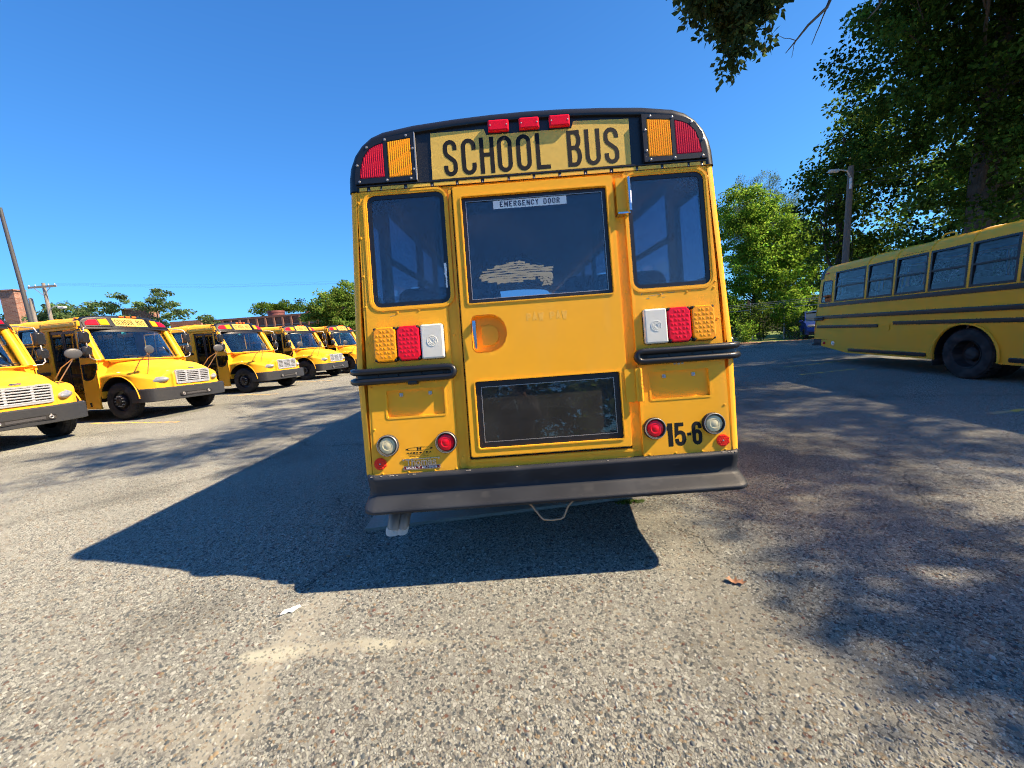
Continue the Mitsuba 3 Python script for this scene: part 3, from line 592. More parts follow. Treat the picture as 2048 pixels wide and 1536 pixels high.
    pth = [((-1.222, .75), (.12, 0)), ((-1.222, .13), (.12, 0))] + [((-1.222 + .09 * (1 - math.cos(t)), .13 - .13 * math.sin(t)), (.12 * math.cos(t) - .25 * math.sin(2 * t), -math.sin(t))) for t in np.radians([12, 24, 36, 48, 60, 70, 80])] + [((-1.132 + 2.264 * k / 12, -.004), (0, -1)) for k in range(13)]
    pth += [((-x, y), (-nx, ny)) for (x, y), (nx, ny) in pth[8::-1]]
    rows = [[(x + nx * o, y + ny * o, H0 + dz) for o, dz in prof] for (x, y), (nx, ny) in pth]
    A('rear_bumper', loft(rows, True), 'm_bumper', 32)
    if full:
        A('scratches', R(cat([extr(LineString([(u, v), (u + du, v + dv)]).buffer(w), .0003, .0008) for u, v, du, dv, w in [(.70, 1.035, .05, .004, .0012), (.76, 1.04, .035, .002, .0018), (.83, 1.047, .045, .003, .0012), (.655, 1.045, .006, .012, .002), (.69, 1.02, .012, .0, .003), (.79, 1.02, .02, .002, .0008), (-.98, 1.03, .03, .002, .001), (-.3, .30, .04, .01, .0008)]])), 'm_scuff', False, stuff=True)
        sc = [cbox((x, -.047, H0 + .0085 + rng.normal(0, .001)), (x + rng.uniform(.004, .018), -.039, H0 + .0118), .001) for x in np.concatenate([rng.uniform(-1.17, -.9, 9), rng.uniform(-.9, .9, 6), rng.uniform(1.05, 1.17, 6)])]
        A('rear_bumper__scuffs', cat(sc), 'm_scuff', False, stuff=True)
        # tailpipe and hanging wire
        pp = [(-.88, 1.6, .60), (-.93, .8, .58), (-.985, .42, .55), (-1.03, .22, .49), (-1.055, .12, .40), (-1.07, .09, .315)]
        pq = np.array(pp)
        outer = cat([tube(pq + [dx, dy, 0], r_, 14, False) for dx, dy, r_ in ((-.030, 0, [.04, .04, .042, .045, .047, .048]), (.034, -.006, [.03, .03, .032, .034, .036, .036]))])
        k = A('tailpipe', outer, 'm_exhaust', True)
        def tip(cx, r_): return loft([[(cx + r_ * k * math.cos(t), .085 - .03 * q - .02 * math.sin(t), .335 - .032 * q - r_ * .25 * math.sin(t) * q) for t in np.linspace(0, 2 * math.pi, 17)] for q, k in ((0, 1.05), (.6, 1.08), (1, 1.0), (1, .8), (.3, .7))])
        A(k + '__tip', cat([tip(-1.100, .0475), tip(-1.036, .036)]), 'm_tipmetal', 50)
        A('tow_wire', tube([(-.175, .02, .47), (-.15, .0, .455), (-.095, -.03, .385), (-.08, -.035, .372), (-.03, -.037, .366), (.03, -.037, .37), (.05, -.033, .378), (.085, -.01, .44), (.115, .0, .465), (.15, .02, .475)], .0065, 8), 'm_rust', 40)
        A('tow_bracket', cbox((-.2, .05, .46), (.2, .5, .52), .01), 'm_rubber', False)
def fit_text(s, h, w, x, y, n0, dep, bold=False):
    m = meshkit.text_mesh(s, h, dep, bold).copy(); b = m.bounds
    m.apply_translation([-b[0][0], 0, -b[0][2]]); m.apply_scale([w / (b[1][0] - b[0][0]), 1, 1]); m.apply_translation([x, y, n0]); return m
def R_none(m): return m

main = Parts()
body_common(main)
rear_end(main)
for s in (1, -1): wheel_parts(main, s * 1.055, FW, s, False, True)
MAIN_M = Mxy(0.221, 2.403, 0.0, 90 - 0.48)
key = thing('school_bus', 'yellow school bus 15-6 seen from close behind, with the emergency door in the middle', 'school bus')
main.put(key, MAIN_M)

# ----------# ---- front end: a = metres forward of the front axle, s = to the right
def front_end(P, fleet='15-15'):
    A = P.add
    Y = lambda a: FW + a
    # hood and fenders as one moulded sheet: width and crown follow the length
    AE = 1.10
    aa = np.concatenate([np.linspace(-.62, .55, 22), np.linspace(.6, .98, 12), np.linspace(1.0, AE, 9)])
    def smax(a):
        w = 1.20 if a < .35 else 1.20 - .34 * ((a - .35) / .62) ** 2.2 if a < .97 else None
        if w is None:
            w = .86 - .30 * math.sqrt(max(0, 1 - ((AE - a) / .13) ** 2)) if a < AE else .54
        return w
    def hoodz(a): return np.interp(a, [-.62, -.2, .3, .7, .95, AE], [1.70, 1.655, 1.575, 1.475, 1.395, 1.32])
    def fendz(a): return np.interp(a, [-.62, -.35, -.1, .2, .5, .8, 1.0, AE], [1.27, 1.305, 1.32, 1.31, 1.255, 1.15, 1.06, 1.02])
    NT = 36
    tt = np.concatenate([-np.sin(np.linspace(math.pi / 2, 0, NT)), np.sin(np.linspace(0, math.pi / 2, NT))[1:]])
    def top(a, s):
        S = smax(a); hw = np.interp(a, [-.62, .4, 1.0, AE], [.84, .74, .56, .50])
        k = np.clip((np.abs(s) - hw) / .26, 0, 1); k = k * k * (3 - 2 * k)
        crown = hoodz(a) - .075 * (np.abs(s) / max(hw, .1)) ** 2.4 * (np.abs(s) <= hw) - .075 * (np.abs(s) > hw)
        fz = fendz(a) - .02 * ((np.abs(s) - .95) / .25) ** 2
        z = crown * (1 - k) + fz * k
        d = np.minimum(S - np.abs(s), np.maximum(AE - a, 0) * 1.2); r = .075
        dd = np.clip(d / r, 0, 1)
        return z - r * (1 - np.sqrt(np.maximum(0, 1 - (1 - dd) ** 2)))
    rows = [[(smax(a) * t, Y(a), float(top(a, smax(a) * t))) for t in tt] for a in aa]
    shell = [loft(rows, True)]
    arch = lambda a: .515 + math.sqrt(max(0, .69 ** 2 - a * a)) if abs(a) < .69 else 0
    for sg in (1, -1):
        cols = []
        fine = np.concatenate([np.linspace(-.62, .8, 60), aa[aa > .8]])
        for a in fine:
            ztop = float(top(a, np.array(smax(a)))); zb = max(.80 if a > 0 else .42, arch(a))
            zb = min(zb, ztop - .005)
            cols.append([(sg * smax(a), Y(a), ztop + (zb - ztop) * q) for q in np.linspace(0, 1, 5)])
        shell.append(loft(cols, sg > 0))
    zf = [float(top(AE, np.array(smax(AE) * t))) for t in tt]
    shell.append(loft([[(smax(AE) * t, Y(AE), z + (.80 - z) * q) for t, z in zip(tt, zf)] for q in np.linspace(0, 1, 4)], True))
    A('hood', cat(shell), 'm_yellow', 42)
    A('firewall', cbox((-1.19, Y(-.645), .62), (1.19, Y(-.610), 1.725)), 'm_yellow', False)
    for sg in (1, -1):
        th = np.linspace(4, 176, 24)
        A('wheel_arch', cat([tube([(sg * 1.205, Y(.70 * math.cos(t)), .515 + .70 * math.sin(t)) for t in np.radians(th)], .016, 6)]), 'm_yellow' , 30)
        A('wheel_well', loft([[(sg * (1.19 - d), Y(.68 * math.cos(t)), .515 + .68 * math.sin(t)) for d in (0, .75)] for t in np.radians(np.linspace(0, 180, 16))]), 'm_letter', 30)
        A('indicator', dome([0, 0, 0], .045, .03).apply_translation([sg * 1.10, Y(-.05), 1.312]), 'm_cream_lens', 40)
        # head lamp: a long almond set into the corner
        pts = []
        lam = trimesh.creation.icosphere(3, 1.0)
        v = np.array(lam.vertices) * [.30, .125, .10]
        v[:, 2] += -.10 * (v[:, 0]) * 1.0
        ang = math.radians(-52) * sg
        c_, s_ = math.cos(ang), math.sin(ang)
        v = np.column_stack([sg * v[:, 0] * c_ * sg - v[:, 1] * s_, sg * v[:, 0] * s_ * sg + v[:, 1] * c_, v[:, 2] if sg < 0 else v[:, 2]])
        h = A('headlamp', tm(v + [sg * .835, Y(.835), 1.02], lam.faces), 'm_clear_lamp', 60)
        A(h + '__reflector_bowl', cat([trimesh.creation.icosphere(2, .052).apply_translation([sg * (.80 + .07 * k), Y(.935 - .055 * k), 1.02]) for k in (0, 1.5)]), 'm_chrome', 60)
    # grille
    gp = Polygon([(-.47, .885), (.47, .885), (.50, .91), (.51, 1.24), (.48, 1.285), (.30, 1.29), (.24, 1.275), (-.24, 1.275), (-.30, 1.29), (-.48, 1.285), (-.51, 1.24), (-.50, .91)])
    def F(m, y0=AE): q = np.array(m.vertices); return tm(np.column_stack([q[:, 0], Y(y0) + q[:, 2], q[:, 1]]), m.faces[:, ::-1])
    g = A('grille', F(extr(gp.difference(gp.buffer(-.035)), -.02, .030)), 'm_grille', 25)
    A(g + '__backing', F(extr(gp.buffer(-.02), -.02, .004)), 'm_rubber', False)
    for k in range(6):
        z = .935 + .056 * k
        A(g + '__slat', F(pillow(rrect(-.475, z - .014, .475, z + .014), .006, .034, .008)), 'm_grille', 25)
    for x in (-.2, .2): A(g + '__upright', F(extr(sbox(x - .022, .90, x + .022, 1.26), .004, .027)), 'm_grille', False)
    A('hood_badge', cbox((-.085, Y(AE - .03), 1.315), (.085, Y(AE + .012), 1.345), .012), 'm_chrome')
    # bumper with slot and towing eyes
    bp = []
    plan = [(-1.21, .42), (-1.205, .58)] + [(-1.205 + .24 * (1 - math.cos(t)), .58 + .47 * math.sin(t)) for t in np.radians([15, 30, 45, 60, 75])] + [(-.88, 1.09), (-.6, 1.14), (0, 1.17)]
    plan = plan + [(-x, a) for x, a in plan[-2::-1]]
    rows = [[(x * f_, Y(a + o), z) for (x, a) in plan] for o, z, f_ in ((-.05, .44, .985), (0, .455, 1), (.0, .79, 1), (-.03, .815, .99), (-.10, .815, .95))]
    A('front_bumper', loft(rows), 'm_bumper_grey', 25)
    slot = rrect(-.46, .545, .46, .625, .04)
    b = A('front_bumper__slot', F(cat([extr(slot, .0, .002), extr(slot.buffer(.012).difference(slot), .0, .010)]), 1.168), 'm_rubber', False)
    A('front_bumper__intake', F(extr(rrect(-.29, .56, .29, .61, .0), .002, .008), 1.168), 'm_inner_floor', False)
    for x in (-.38, .38): A('front_bumper__tow_hook', cat([F(trimesh.creation.torus(.03, .011, 16, 8).apply_translation([x, .585, .01]), 1.168), F(extr(Point(x, .635).buffer(.014), .0, .012), 1.168)]), 'm_steel', 40)
    # cowl side, pillar, door frame
    sup = {}
    for sg in (1, -1):
        out = Polygon([(-1.20, .33), (-.66, .33), (-.66, .55), (-.60, .95), (-.60, 1.30), (-.56, 1.70), (-1.0, 2.62), (-1.20, 2.62)]).difference(Point(0, .515).buffer(.69))
        lowq = Polygon([(-1.10, 1.20), (-1.10, 1.60), (-.58, 1.60), (-.58, 1.45), (-.74, 1.22), (-.86, 1.16), (-1.02, 1.16)]).buffer(-.01).buffer(.01)
        upq = Polygon([(-1.10, 1.80), (-1.10, 2.52), (-1.03, 2.52), (-.70, 1.80)])
        pan = out.difference(lowq).difference(upq)
        def W(m): q = np.array(m.vertices); return tm(np.column_stack([sg * (sx(q[:, 1]) + q[:, 2]), Y(q[:, 0]), q[:, 1]]), m.faces[:, ::-1] if sg > 0 else m.faces)
        A('cowl_side', W(extr(pan, -.04, 0)), 'm_yellow', False)
        q1 = A('quarter_window', W(extr(lowq.buffer(.012).difference(lowq.buffer(-.025)), -.02, .006)), 'm_black', False); A(q1 + '__pane', W(extr(lowq, -.012, -.011)), 'm_glass_dark', False)
        q1 = A('quarter_window', W(extr(upq.buffer(.012).difference(upq.buffer(-.02)), -.02, .006)), 'm_black', False); A(q1 + '__pane', W(extr(upq, -.012, -.011)), 'm_glass_dark', False)
        A('step_well', W(extr(sbox(-1.05, .40, -.98, .52), 0, .006)), 'm_rubber', False)
    # door side (right): post, lintel with sign strip, two dark leaves, steps
    A('door_post', cbox((1.175, Y(-2.27), .36), (1.222, Y(-2.16), 2.62), .01), 'm_yellow')
    A('door_lintel', cbox((1.14, Y(-2.45), 2.66), (1.215, Y(-1.02), 2.84), .03), 'm_yellow')
    A('door_lintel__strip', cbox((1.20, Y(-2.36), 2.705), (1.224, Y(-1.12), 2.79), .01), 'm_yellow_tape')
    A('door_lintel__rail', cat([cbox((1.20, Y(-2.42), 2.60), (1.225, Y(-1.04), 2.665), .008)]), 'm_yellow')
    for a0, a1 in ((-2.15, -1.68), (-1.67, -1.21)):
        fr = sbox(a0, .42, a1, 2.58).difference(rrect(a0 + .05, .52, a1 - .05, 1.25, .02)).difference(rrect(a0 + .05, 1.34, a1 - .05, 2.50, .02))
        m = extr(fr, -.03, 0); q = np.array(m.vertices)
        d = A('entrance_door', tm(np.column_stack([1.185 + q[:, 2], Y(q[:, 0]), q[:, 1]]), m.faces[:, ::-1]), 'm_black', False)
        for z0, z1 in ((.52, 1.25), (1.34, 2.50)):
            A(d + '__pane', tm([(1.17, Y(a0 + .04), z0), (1.17, Y(a1 - .04), z0), (1.17, Y(a1 - .04), z1), (1.17, Y(a0 + .04), z1)], [[0, 1, 2, 3]]), 'm_glass_dark', False)
        A(d + '__grab_bar', rod((1.15, Y(a0 + .2), .9), (1.15, Y(a0 + .2), 1.5), .012), 'm_steel')
    A('entrance_steps', cat([cbox((.45 + .22 * k, Y(-2.15), .36 + .22 * (2 - k)), (1.15, Y(-1.2), .40 + .22 * (2 - k))) for k in range(3)]), 'm_inner_floor', False)
    A('exit_window_left', cat([]) if False else cbox((-1.19, Y(-2.0), 1.84), (-1.20, Y(-1.99), 1.85)), 'm_black', False)
    P.d.pop('exit_window_left', None)
    # windscreen
    bot = [(s * 1.0, -.58 + .36 * (1 - s * s) - .06 * s ** 8, 1.715) for s in np.linspace(-1, 1, 21)]
    topc = [(s * .95, -1.06 + .26 * (1 - s * s) - .05 * s ** 8, 2.66) for s in np.linspace(-1, 1, 21)]
    rows = [[(b_[0] * (1 - q) + t_[0] * q, Y(b_[1] * (1 - q) + t_[1] * q), b_[2] * (1 - q) + t_[2] * q) for b_, t_ in zip(bot, topc)] for q in np.linspace(0, 1, 8)]
    A('windscreen', loft(rows), 'm_glass_ws', 40)
    A('windscreen__seal', cat([tube([(x, Y(a), z) for x, a, z in bot], .014, 6), tube([(x, Y(a), z) for x, a, z in topc], .03, 6)]), 'm_black', 40)
    A('windscreen__shade_band', loft([[(x * 1.0, y + .004, z + .0) for x, y, z in rows[k]] for k in (6, 7)]), 'm_black', 40)
    for sg in (1, -1):
        A('windscreen_pillar', tube([(sg * 1.10, Y(-.60), 1.68), (sg * 1.09, Y(-.85), 2.16), (sg * 1.06, Y(-1.09), 2.64)], [.095, .09, .085], 10), 'm_yellow', 40)
    A('cowl', loft([[(x * f_, Y(a + o), z) for x, a, z in bot] for f_, o, z in ()] or [[(x, Y(a + .01), z) for x, a, z in bot], [(x * 1.06, Y(a + .16), z - .03) for x, a, z in bot]]), 'm_yellow', 40)
    A('wiper', cat([rod((.1, Y(-.20), 1.735), (.72, Y(-.31), 1.80), .010, 6), rod((.02, Y(-.16), 1.72), (.42, Y(-.23), 1.765), .012, 6)]), 'm_black', False)
    A('wiper', cat([rod((-.85, Y(-.37), 1.78), (-.2, Y(-.21), 1.74), .010, 6), rod((-.6, Y(-.22), 1.715), (-.5, Y(-.27), 1.76), .012, 6)]), 'm_black', False)
    A('dashboard', cbox((-1.05, Y(-1.15), 1.35), (1.05, Y(-.66), 1.66), .08), 'm_dash')
    A('steering_wheel', trimesh.creation.torus(.22, .018, 24, 8).apply_transform(trimesh.transformations.rotation_matrix(.6, [1, 0, 0])).apply_translation([-.62, Y(-1.15), 1.72]), 'm_black', 40)
    A('driver_seat', cat([cbox((-.85, Y(-1.95), 1.1), (-.40, Y(-1.45), 1.25), .05), cbox((-.85, Y(-2.0), 1.2), (-.40, Y(-1.88), 2.0), .05)]), 'm_inner_floor')
    A('modesty_panel', cat([cbox((.25, Y(-2.42), 1.0), (1.1, Y(-2.38), 1.75), .01), cbox((-.22, Y(-2.42), 1.0), (-.19, Y(-2.38), 2.85), .01)]), 'm_inner')
    A('windscreen_sticker', cbox((.28, Y(-.735), 2.44), (.40, Y(-.731), 2.50)), 'm_teal', False)
    # front roof cap: sloped face with flashers and sign
    zc = lambda z: -.80 - (z - 2.66) * .62                            # face plane
    PF = np.array([(x, zc(z), z) for x, z in SECF])
    rows = [[(x, FW - 1.64, z) for x, z in SECF], [(x, Y(zc(z) - .20), z) for x, z in sec_inset(-.006)], [(x, Y(zc(z) - .02), z) for x, z in sec_inset(-.012)], [(x, Y(zc(z) + .02), z) for x, z in sec_inset(.02)], [(x, Y(zc(z) + .01), z) for x, z in sec_inset(.05)]]
    BW = lambda row: [(x, y - .24 * (abs(x) / 1.19) ** 2, z) for x, y, z in row]
    A('front_roof', loft([rows[0], BW(rows[1])]), 'm_yellow', 35)
    A('front_cap', loft([BW(r_) for r_ in rows[1:]]), 'm_black', 40)
    cs = math.hypot(1, .62)
    M = np.eye(4); M[:3, 0] = (-1, 0, 0); M[:3, 1] = (0, -.62 / cs, 1 / cs); M[:3, 2] = (0, 1 / cs, .62 / cs); M[:3, 3] = (0, Y(zc(2.66)), 2.66)
    def bow(m):
        v = np.array(m.vertices); v[:, 1] -= .24 * (np.abs(v[:, 0]) / 1.19) ** 2; return tm(v, m.faces)
    def C(m):
        if m.faces.shape[0] < 400: m = m.subdivide_to_size(.12)
        m = m.copy(); m.apply_transform(M); return bow(m)
    fp = Polygon([(x, (z - 2.66) * cs) for x, z in sec_inset(.045) if z > 2.60]).buffer(0)
    A('front_cap__field', C(extr(unary_union([fp, sbox(-1.1, -.06, 1.1, .05)]), -.05, .004)), 'm_black', False)
    sgp = Polygon([(-.43, .04), (.43, .04), (.43, .315), (.24, .335), (-.24, .335), (-.43, .315)])
    s_ = A('school_bus_sign', C(extr(sgp, .004, .012)), 'm_sign', False)
    for ch, x in zip('SCHOOL', np.arange(6) * .083 - .395): A(s_ + '__letter', C(extr(aff.translate(glyph(ch, .067, .19, .02), x, .085), .012, .0135)), 'm_letter', False)
    for ch, x in zip('BUS', np.arange(3) * .083 + .150): A(s_ + '__letter', C(extr(aff.translate(glyph(ch, .067, .19, .02), x, .085), .012, .0135)), 'm_letter', False)
    for sg in (1, -1):
        fx = lambda pts: [(sg * u, v) for u, v in pts]
        h = A('flasher_housing', C(extr(Polygon(fx([(.50, .01), (1.10, .01), (1.09, .16), (1.0, .27), (.5, .33)])), .0, .03)), 'm_black', False)
        A(h + '__amber_lens', C(pillow(Polygon(fx([(.57, .05), (.77, .05), (.77, .25), (.57, .275)])), .03, .05, .012)), 'm_amber')
        A(h + '__red_lens', C(pillow(Polygon(fx([(.80, .05), (1.06, .05), (1.04, .15), (.96, .22), (.80, .245)])), .03, .05, .012)), 'm_red')
        for k in range(1): A('end_marker_lamp', cbox((sg * 1.02, Y(-1.32), 2.90), (sg * 1.10, Y(-1.22), 2.945), .01), 'm_amber')
    for x in (-.17, 0, .17): A('marker_lamp', C(pillow(rrect(x - .06, .355, x + .06, .40, .01), 0, .045, .012)), 'm_amber_mark')
    # mirrors
    for sg in (1, -1):
        arm = [(sg * 1.12, Y(-.88), 2.66), (sg * 1.34, Y(-.62), 2.60), (sg * 1.37, Y(-.60), 2.50), (sg * 1.37, Y(-.52), 1.78), (sg * 1.30, Y(-.50), 1.72), (sg * 1.14, Y(-.52), 1.70)]
        k = A('side_mirror', tube(arm, .014, 7), 'm_steel', 40)
        A(k + '__head', cbox((sg * 1.27, Y(-.66), 2.16), (sg * 1.49, Y(-.53), 2.50), .05), 'm_black', 40)
        A(k + '__head', cbox((sg * 1.27, Y(-.64), 1.82), (sg * 1.49, Y(-.51), 2.10), .05), 'm_black', 40)
        for z0, z1 in ((2.18, 2.48), (1.84, 2.08)): A(k + '__glass', cbox((sg * 1.29, Y(-.668), z0), (sg * 1.47, Y(-.655), z1), .003), 'm_mirror', False)
        b1, b2, top_ = (sg * .98, Y(.30), 1.25), (sg * .86, Y(.62), 1.19), (sg * 1.02, Y(1.02), 1.80)
        k = A('crossview_mirror', cat([tube([b1, ((b1[0] + top_[0]) / 2, Y(.62), 1.60), top_], .012, 7), rod(b2, top_, .010), rod((b1[0], b1[1], b1[2] - .05), b1, .05, 10), rod((b2[0], b2[1], b2[2] - .04), b2, .03, 8)]), 'm_steel_arm', 40)
        mi_ = trimesh.creation.icosphere(3, 1.0); q = np.array(mi_.vertices) * [.145, .06, .115]
        q[:, 1] = np.where(q[:, 1] > 0, q[:, 1] * .5, q[:, 1])
        cz, sz_ = math.cos(sg * .25), math.sin(sg * .25)
        q = np.column_stack([q[:, 0] * cz - q[:, 1] * sz_, q[:, 0] * sz_ + q[:, 1] * cz, q[:, 2]])
        A(k + '__head', tm(q + np.array(top_) + [0, .02, .10], mi_.faces), 'm_mirror_back', 60)
    for s in (1, -1): wheel_parts(P, s * 1.055, FW, s, False, True)
mat('m_glass_ws', {'type': 'thindielectric', 'int_ior': 1.75, 'specular_transmittance': rgb(0.30, 0.36, 0.38)})
mat('m_teal', pri((0.05, 0.35, 0.40), 0.5))
mat('m_steel_arm', pri((0.42, 0.30, 0.20), 0.45, metallic=0.4))
mat('m_mirror_back', pri((0.06, 0.062, 0.07), 0.45))
mat('m_amber_mark', lens((0.86, 0.16, 0.02)))
left = Parts()
body_common(left, True, 10, 'm_glass_dark')
front_end(left, '15-15')
rear_small = Parts(); rear_end(rear_small, full=False)
for k, v in rear_small.d.items():
    left.d[k if k not in left.d else 'rear_' + k] = v
for k, v in rear_small.lab.items(): left.lab[k] = v
def rooftext(P, txt, y, w, h, t):
    m = extr(words(txt, -w / 2, w / 2, 0, h, t, .3), 0, .0015); q = np.array(m.vertices)
    p0, p1 = np.array([1.178, 2.73]), np.array([1.095, 2.875]); d = (p1 - p0) / np.linalg.norm(p1 - p0)
    pos = p0 + d * .02
    P.add('lettering', tm(np.column_stack([pos[0] + d[0] * q[:, 1] + (q[:, 2] + .003) * d[1], y + q[:, 0], pos[1] + d[1] * q[:, 1] - (q[:, 2] + .003) * d[0]]), m.faces), 'm_letter', False, stuff=True)
LEFT = [(-11.05, 8.0, -12, .4, 'yellow school bus cut off by the left edge, nearest of the parked row'),
        (-10.70, 11.85, -11, 1.6, 'yellow school bus with cross-view mirror above its hood, second in the parked row'),
        (-10.85, 17.15, -12, .3, 'yellow school bus in the middle of the parked row, third from the left'),
        (-10.74, 21.85, -14, .2, 'yellow school bus second farthest in the row, hood overlapping the farthest one'),
        (-9.81, 25.0, -15, .1, 'yellow school bus farthest in the row, half hidden behind the near bus')]
for (x, y, h, roll, lab), num in zip(LEFT, ('', '22-15', '6', '20-17', '5')):
    k = thing('school_bus', lab, 'school bus', 'school buses parked in an angled row')
    M = Mxy(x, y, 0, h, math.radians(roll)); M[:3, 3] = M[:3, 3] - M[:3, 1] * FW
    one = left.copy()
    if num: rooftext(one, num, FW - 2.15, .085 * len(num) + .02, .11, .016)
    one.put(k, M)
rightbus = Parts()
body_common(rightbus, True, 12, 'm_glass_tint')
rear_end(rightbus, full=False)
rightbus.d.pop('fleet_number', None)
rooftext(rightbus, '14-14', 1.25, .50, .10, .018)
rooftext(rightbus, 'EMERGENCY EXIT', 3.5, .62, .07, .011)
rightbus.add('roof_vent', tube([(.5, 3.35, 3.0), (.5, 3.35, 3.10), (.5, 3.42, 3.13), (.5, 3.60, 3.13), (.5, 3.66, 3.10), (.5, 3.66, 3.0)], .02, 6), 'm_yellow', 40)
for s in (1, -1): wheel_parts(rightbus, s * 1.055, FW, s, False, True)
k = thing('school_bus', 'yellow school bus 14-14 parked in the shade on the right, side and rear wheel showing', 'school bus')
hd = math.radians(8)
MR = Mxy(0, 0, 0, -98); P0 = np.array([9.36, 7.76, 0]) ; off = MR[:3, :3] @ np.array([1.08, RW, 0]); MR[:3, 3] = P0 - off
rightbus.put(k, MR)

# ------------------------------------------------------------------ ground
def seg_d(p, x0, y0, x1, y1):
    dx, dy = x1 - x0, y1 - y0; L2 = dx * dx + dy * dy
    t = dr.clip(((p.x - x0) * dx + (p.y - y0) * dy) / L2, 0, 1)
    return dr.sqrt(dr.square(p.x - x0 - t * dx) + dr.square(p.y - y0 - t * dy))
def poly_d(p, pts):
    d = seg_d(p, *pts[0], *pts[1])
    for a, b in zip(pts[1:-1], pts[2:]): d = dr.minimum(d, seg_d(p, *a, *b))
    return d
CRACKS = [[(2.0, 9.5), (3.0, 8.0), (4.28, 6.85), (3.9, 5.0), (3.94, 3.81), (3.2, 2.9)], [(1.15, 2.9), (1.3, 2.62), (1.28, 2.45)], [(-9, 12), (-6, 9), (-3.4, 6.2), (-2.3, 6.1), (-1.6, 7.4)], [(-3.4, 6.2), (-4.1, 5.0), (-6.3, 3.1), (-9, 2.2)], [(-1.9, 3.9), (-1.2, 3.0), (-1.5, 2.4)], [(3.0, 8), (7, 6.6), (11, 5.2)], [(4.28, 6.85), (7.5, 9.5), (10, 14)]]
def sand_amt(p):
    w = 0.10 * (fbm(p.x * 3, p.y * 3, 5.0, 3) - 0.5)
    a = smoothstep(0.17, 0.02, poly_d(p, [(-1.36, 1.05), (-1.31, 1.50), (-1.37, 1.78), (-1.29, 1.96), (-1.27, 2.2)]) + w * 1.5) * (.55 + .45 * smoothstep(.3, .6, fbm(p.x * 5, p.y * 5, 2.2, 3)))
    b = smoothstep(0.16, 0.03, poly_d(p, [(-1.50, 1.84), (-.96, 1.86), (-.5, 1.855), (-.1, 1.80)]) * 2.6 + w * 1.5 + 0.10 * smoothstep(-1.0, -.2, p.x))
    c = smoothstep(0.35, 0.1, poly_d(p, [(1.23, 3.0), (1.22, 2.4), (1.13, 1.8), (1.6, 1.2)]) + w * 4) * 0.42
    e = smoothstep(0.2, 0.05, poly_d(p, [(-2.0, 1.40), (-1.2, 1.48)]) * 1.6 + w * 2) * 0.7
    return dr.maximum(dr.maximum(a, b), dr.maximum(c, e)), b
def ground_fn(p, n, uv):
    wx, wy = p.x + 0.01 * noise(p.x * 60, p.y * 60, 1.0), p.y + 0.01 * noise(p.x * 60, p.y * 60, 2.0)
    d1, d2, r = voronoi(wx * 76, wy * 76)
    b1, b2, br = voronoi(wx * 36, wy * 36)
    edge = smoothstep(0.02, 0.22, d2 - d1)
    def stone(r):
        c = mix((0.36, 0.34, 0.30), (0.56, 0.53, 0.46), r * 1.7)
        c = dr.select(r > 0.60, mix((0.26, 0.24, 0.21), (0.40, 0.37, 0.33), (r - .6) * 5), c)
        c = dr.select(r > 0.78, mi.Color3f(0.12, 0.13, 0.135), c)
        c = dr.select(r > 0.89, mi.Color3f(0.40, 0.30, 0.20), c)
        c = dr.select(r > 0.945, mi.Color3f(0.22, 0.12, 0.09), c)
        return dr.select(r > 0.965, mi.Color3f(0.66, 0.63, 0.56), c)
    mortar = mi.Color3f(0.17, 0.155, 0.135)
    c = mortar * (1 - edge) + stone(r) * edge
    big = smoothstep(0.36, 0.30, b1) * dr.select(br > 0.80, 1.0, 0.0)
    c = c * (1 - big) + stone(dr.abs(dr.sin(br * 97.0))) * big
    s, line = sand_amt(p)
    thru = dr.select(r > 0.80, 0.35, 1.0) * (0.55 + 0.45 * smoothstep(0.15, 0.4, d1))
    sand = mix((0.46, 0.41, 0.335), (0.54, 0.48, 0.38), fbm(p.x * 30, p.y * 30, 1.0, 2))
    c = c * (1 - s * thru) + sand * (s * thru)
    lp = line * smoothstep(.35, .6, fbm(p.x * 6, p.y * 6, 9.0, 3)) * thru * 0.6
    c = c * (1 - lp) + mi.Color3f(0.80, 0.74, 0.56) * lp
    big_n = fbm(p.x * 0.35, p.y * 0.35, 3.0, 4)
    c = c * (0.80 + 0.42 * big_n)
    q = mi.Vector3f(p.x + 0.16 * (fbm(p.x * 4, p.y * 4, 1.5, 3) - .5), p.y + 0.16 * (fbm(p.x * 4, p.y * 4, 8.5, 3) - .5), 0)
    cr = mi.Float(9.0)
    for k in CRACKS: cr = dr.minimum(cr, poly_d(q, k))
    ck = smoothstep(0.011, 0.003, cr) * smoothstep(.42, .62, fbm(p.x * 2.5, p.y * 2.5, 4.0, 3)) * 0.8
    dirt = smoothstep(0.22, 0.0, cr) * 0.18
    c = c * (1 - dirt)
    c = c * (1 - ck) + mi.Color3f(0.035, 0.032, 0.03) * ck
    oil = smoothstep(0.55, 0.75, fbm(p.x * 0.9 + 4, p.y * 0.9, 6.0, 4)) * 0.26
    far = smoothstep(9.0, 40.0, dr.sqrt(p.x * p.x + p.y * p.y))
    return c * (1 - oil) * mi.Color3f(0.535, 0.585, 0.59)
def ground_h(p, n, uv):
    d1, d2, r = voronoi(p.x * 76, p.y * 76)
    s, _ = sand_amt(p)
    return (1 - s * .8) * (0.0032 * smoothstep(0.0, 0.45, d2 - d1) * (0.4 + r) + 0.0012 * noise(p.x * 260, p.y * 260, 0.0))
scene['m_ground'] = {'type': 'bumpmap', 'arbitrary': proc(ground_h, 1.5e-3), 'scale': 1.0, 'bsdf': {'type': 'twosided', 'bsdf': {'type': 'principled', 'base_color': proc(ground_fn), 'roughness': 0.85, 'specular': 0.3}}}
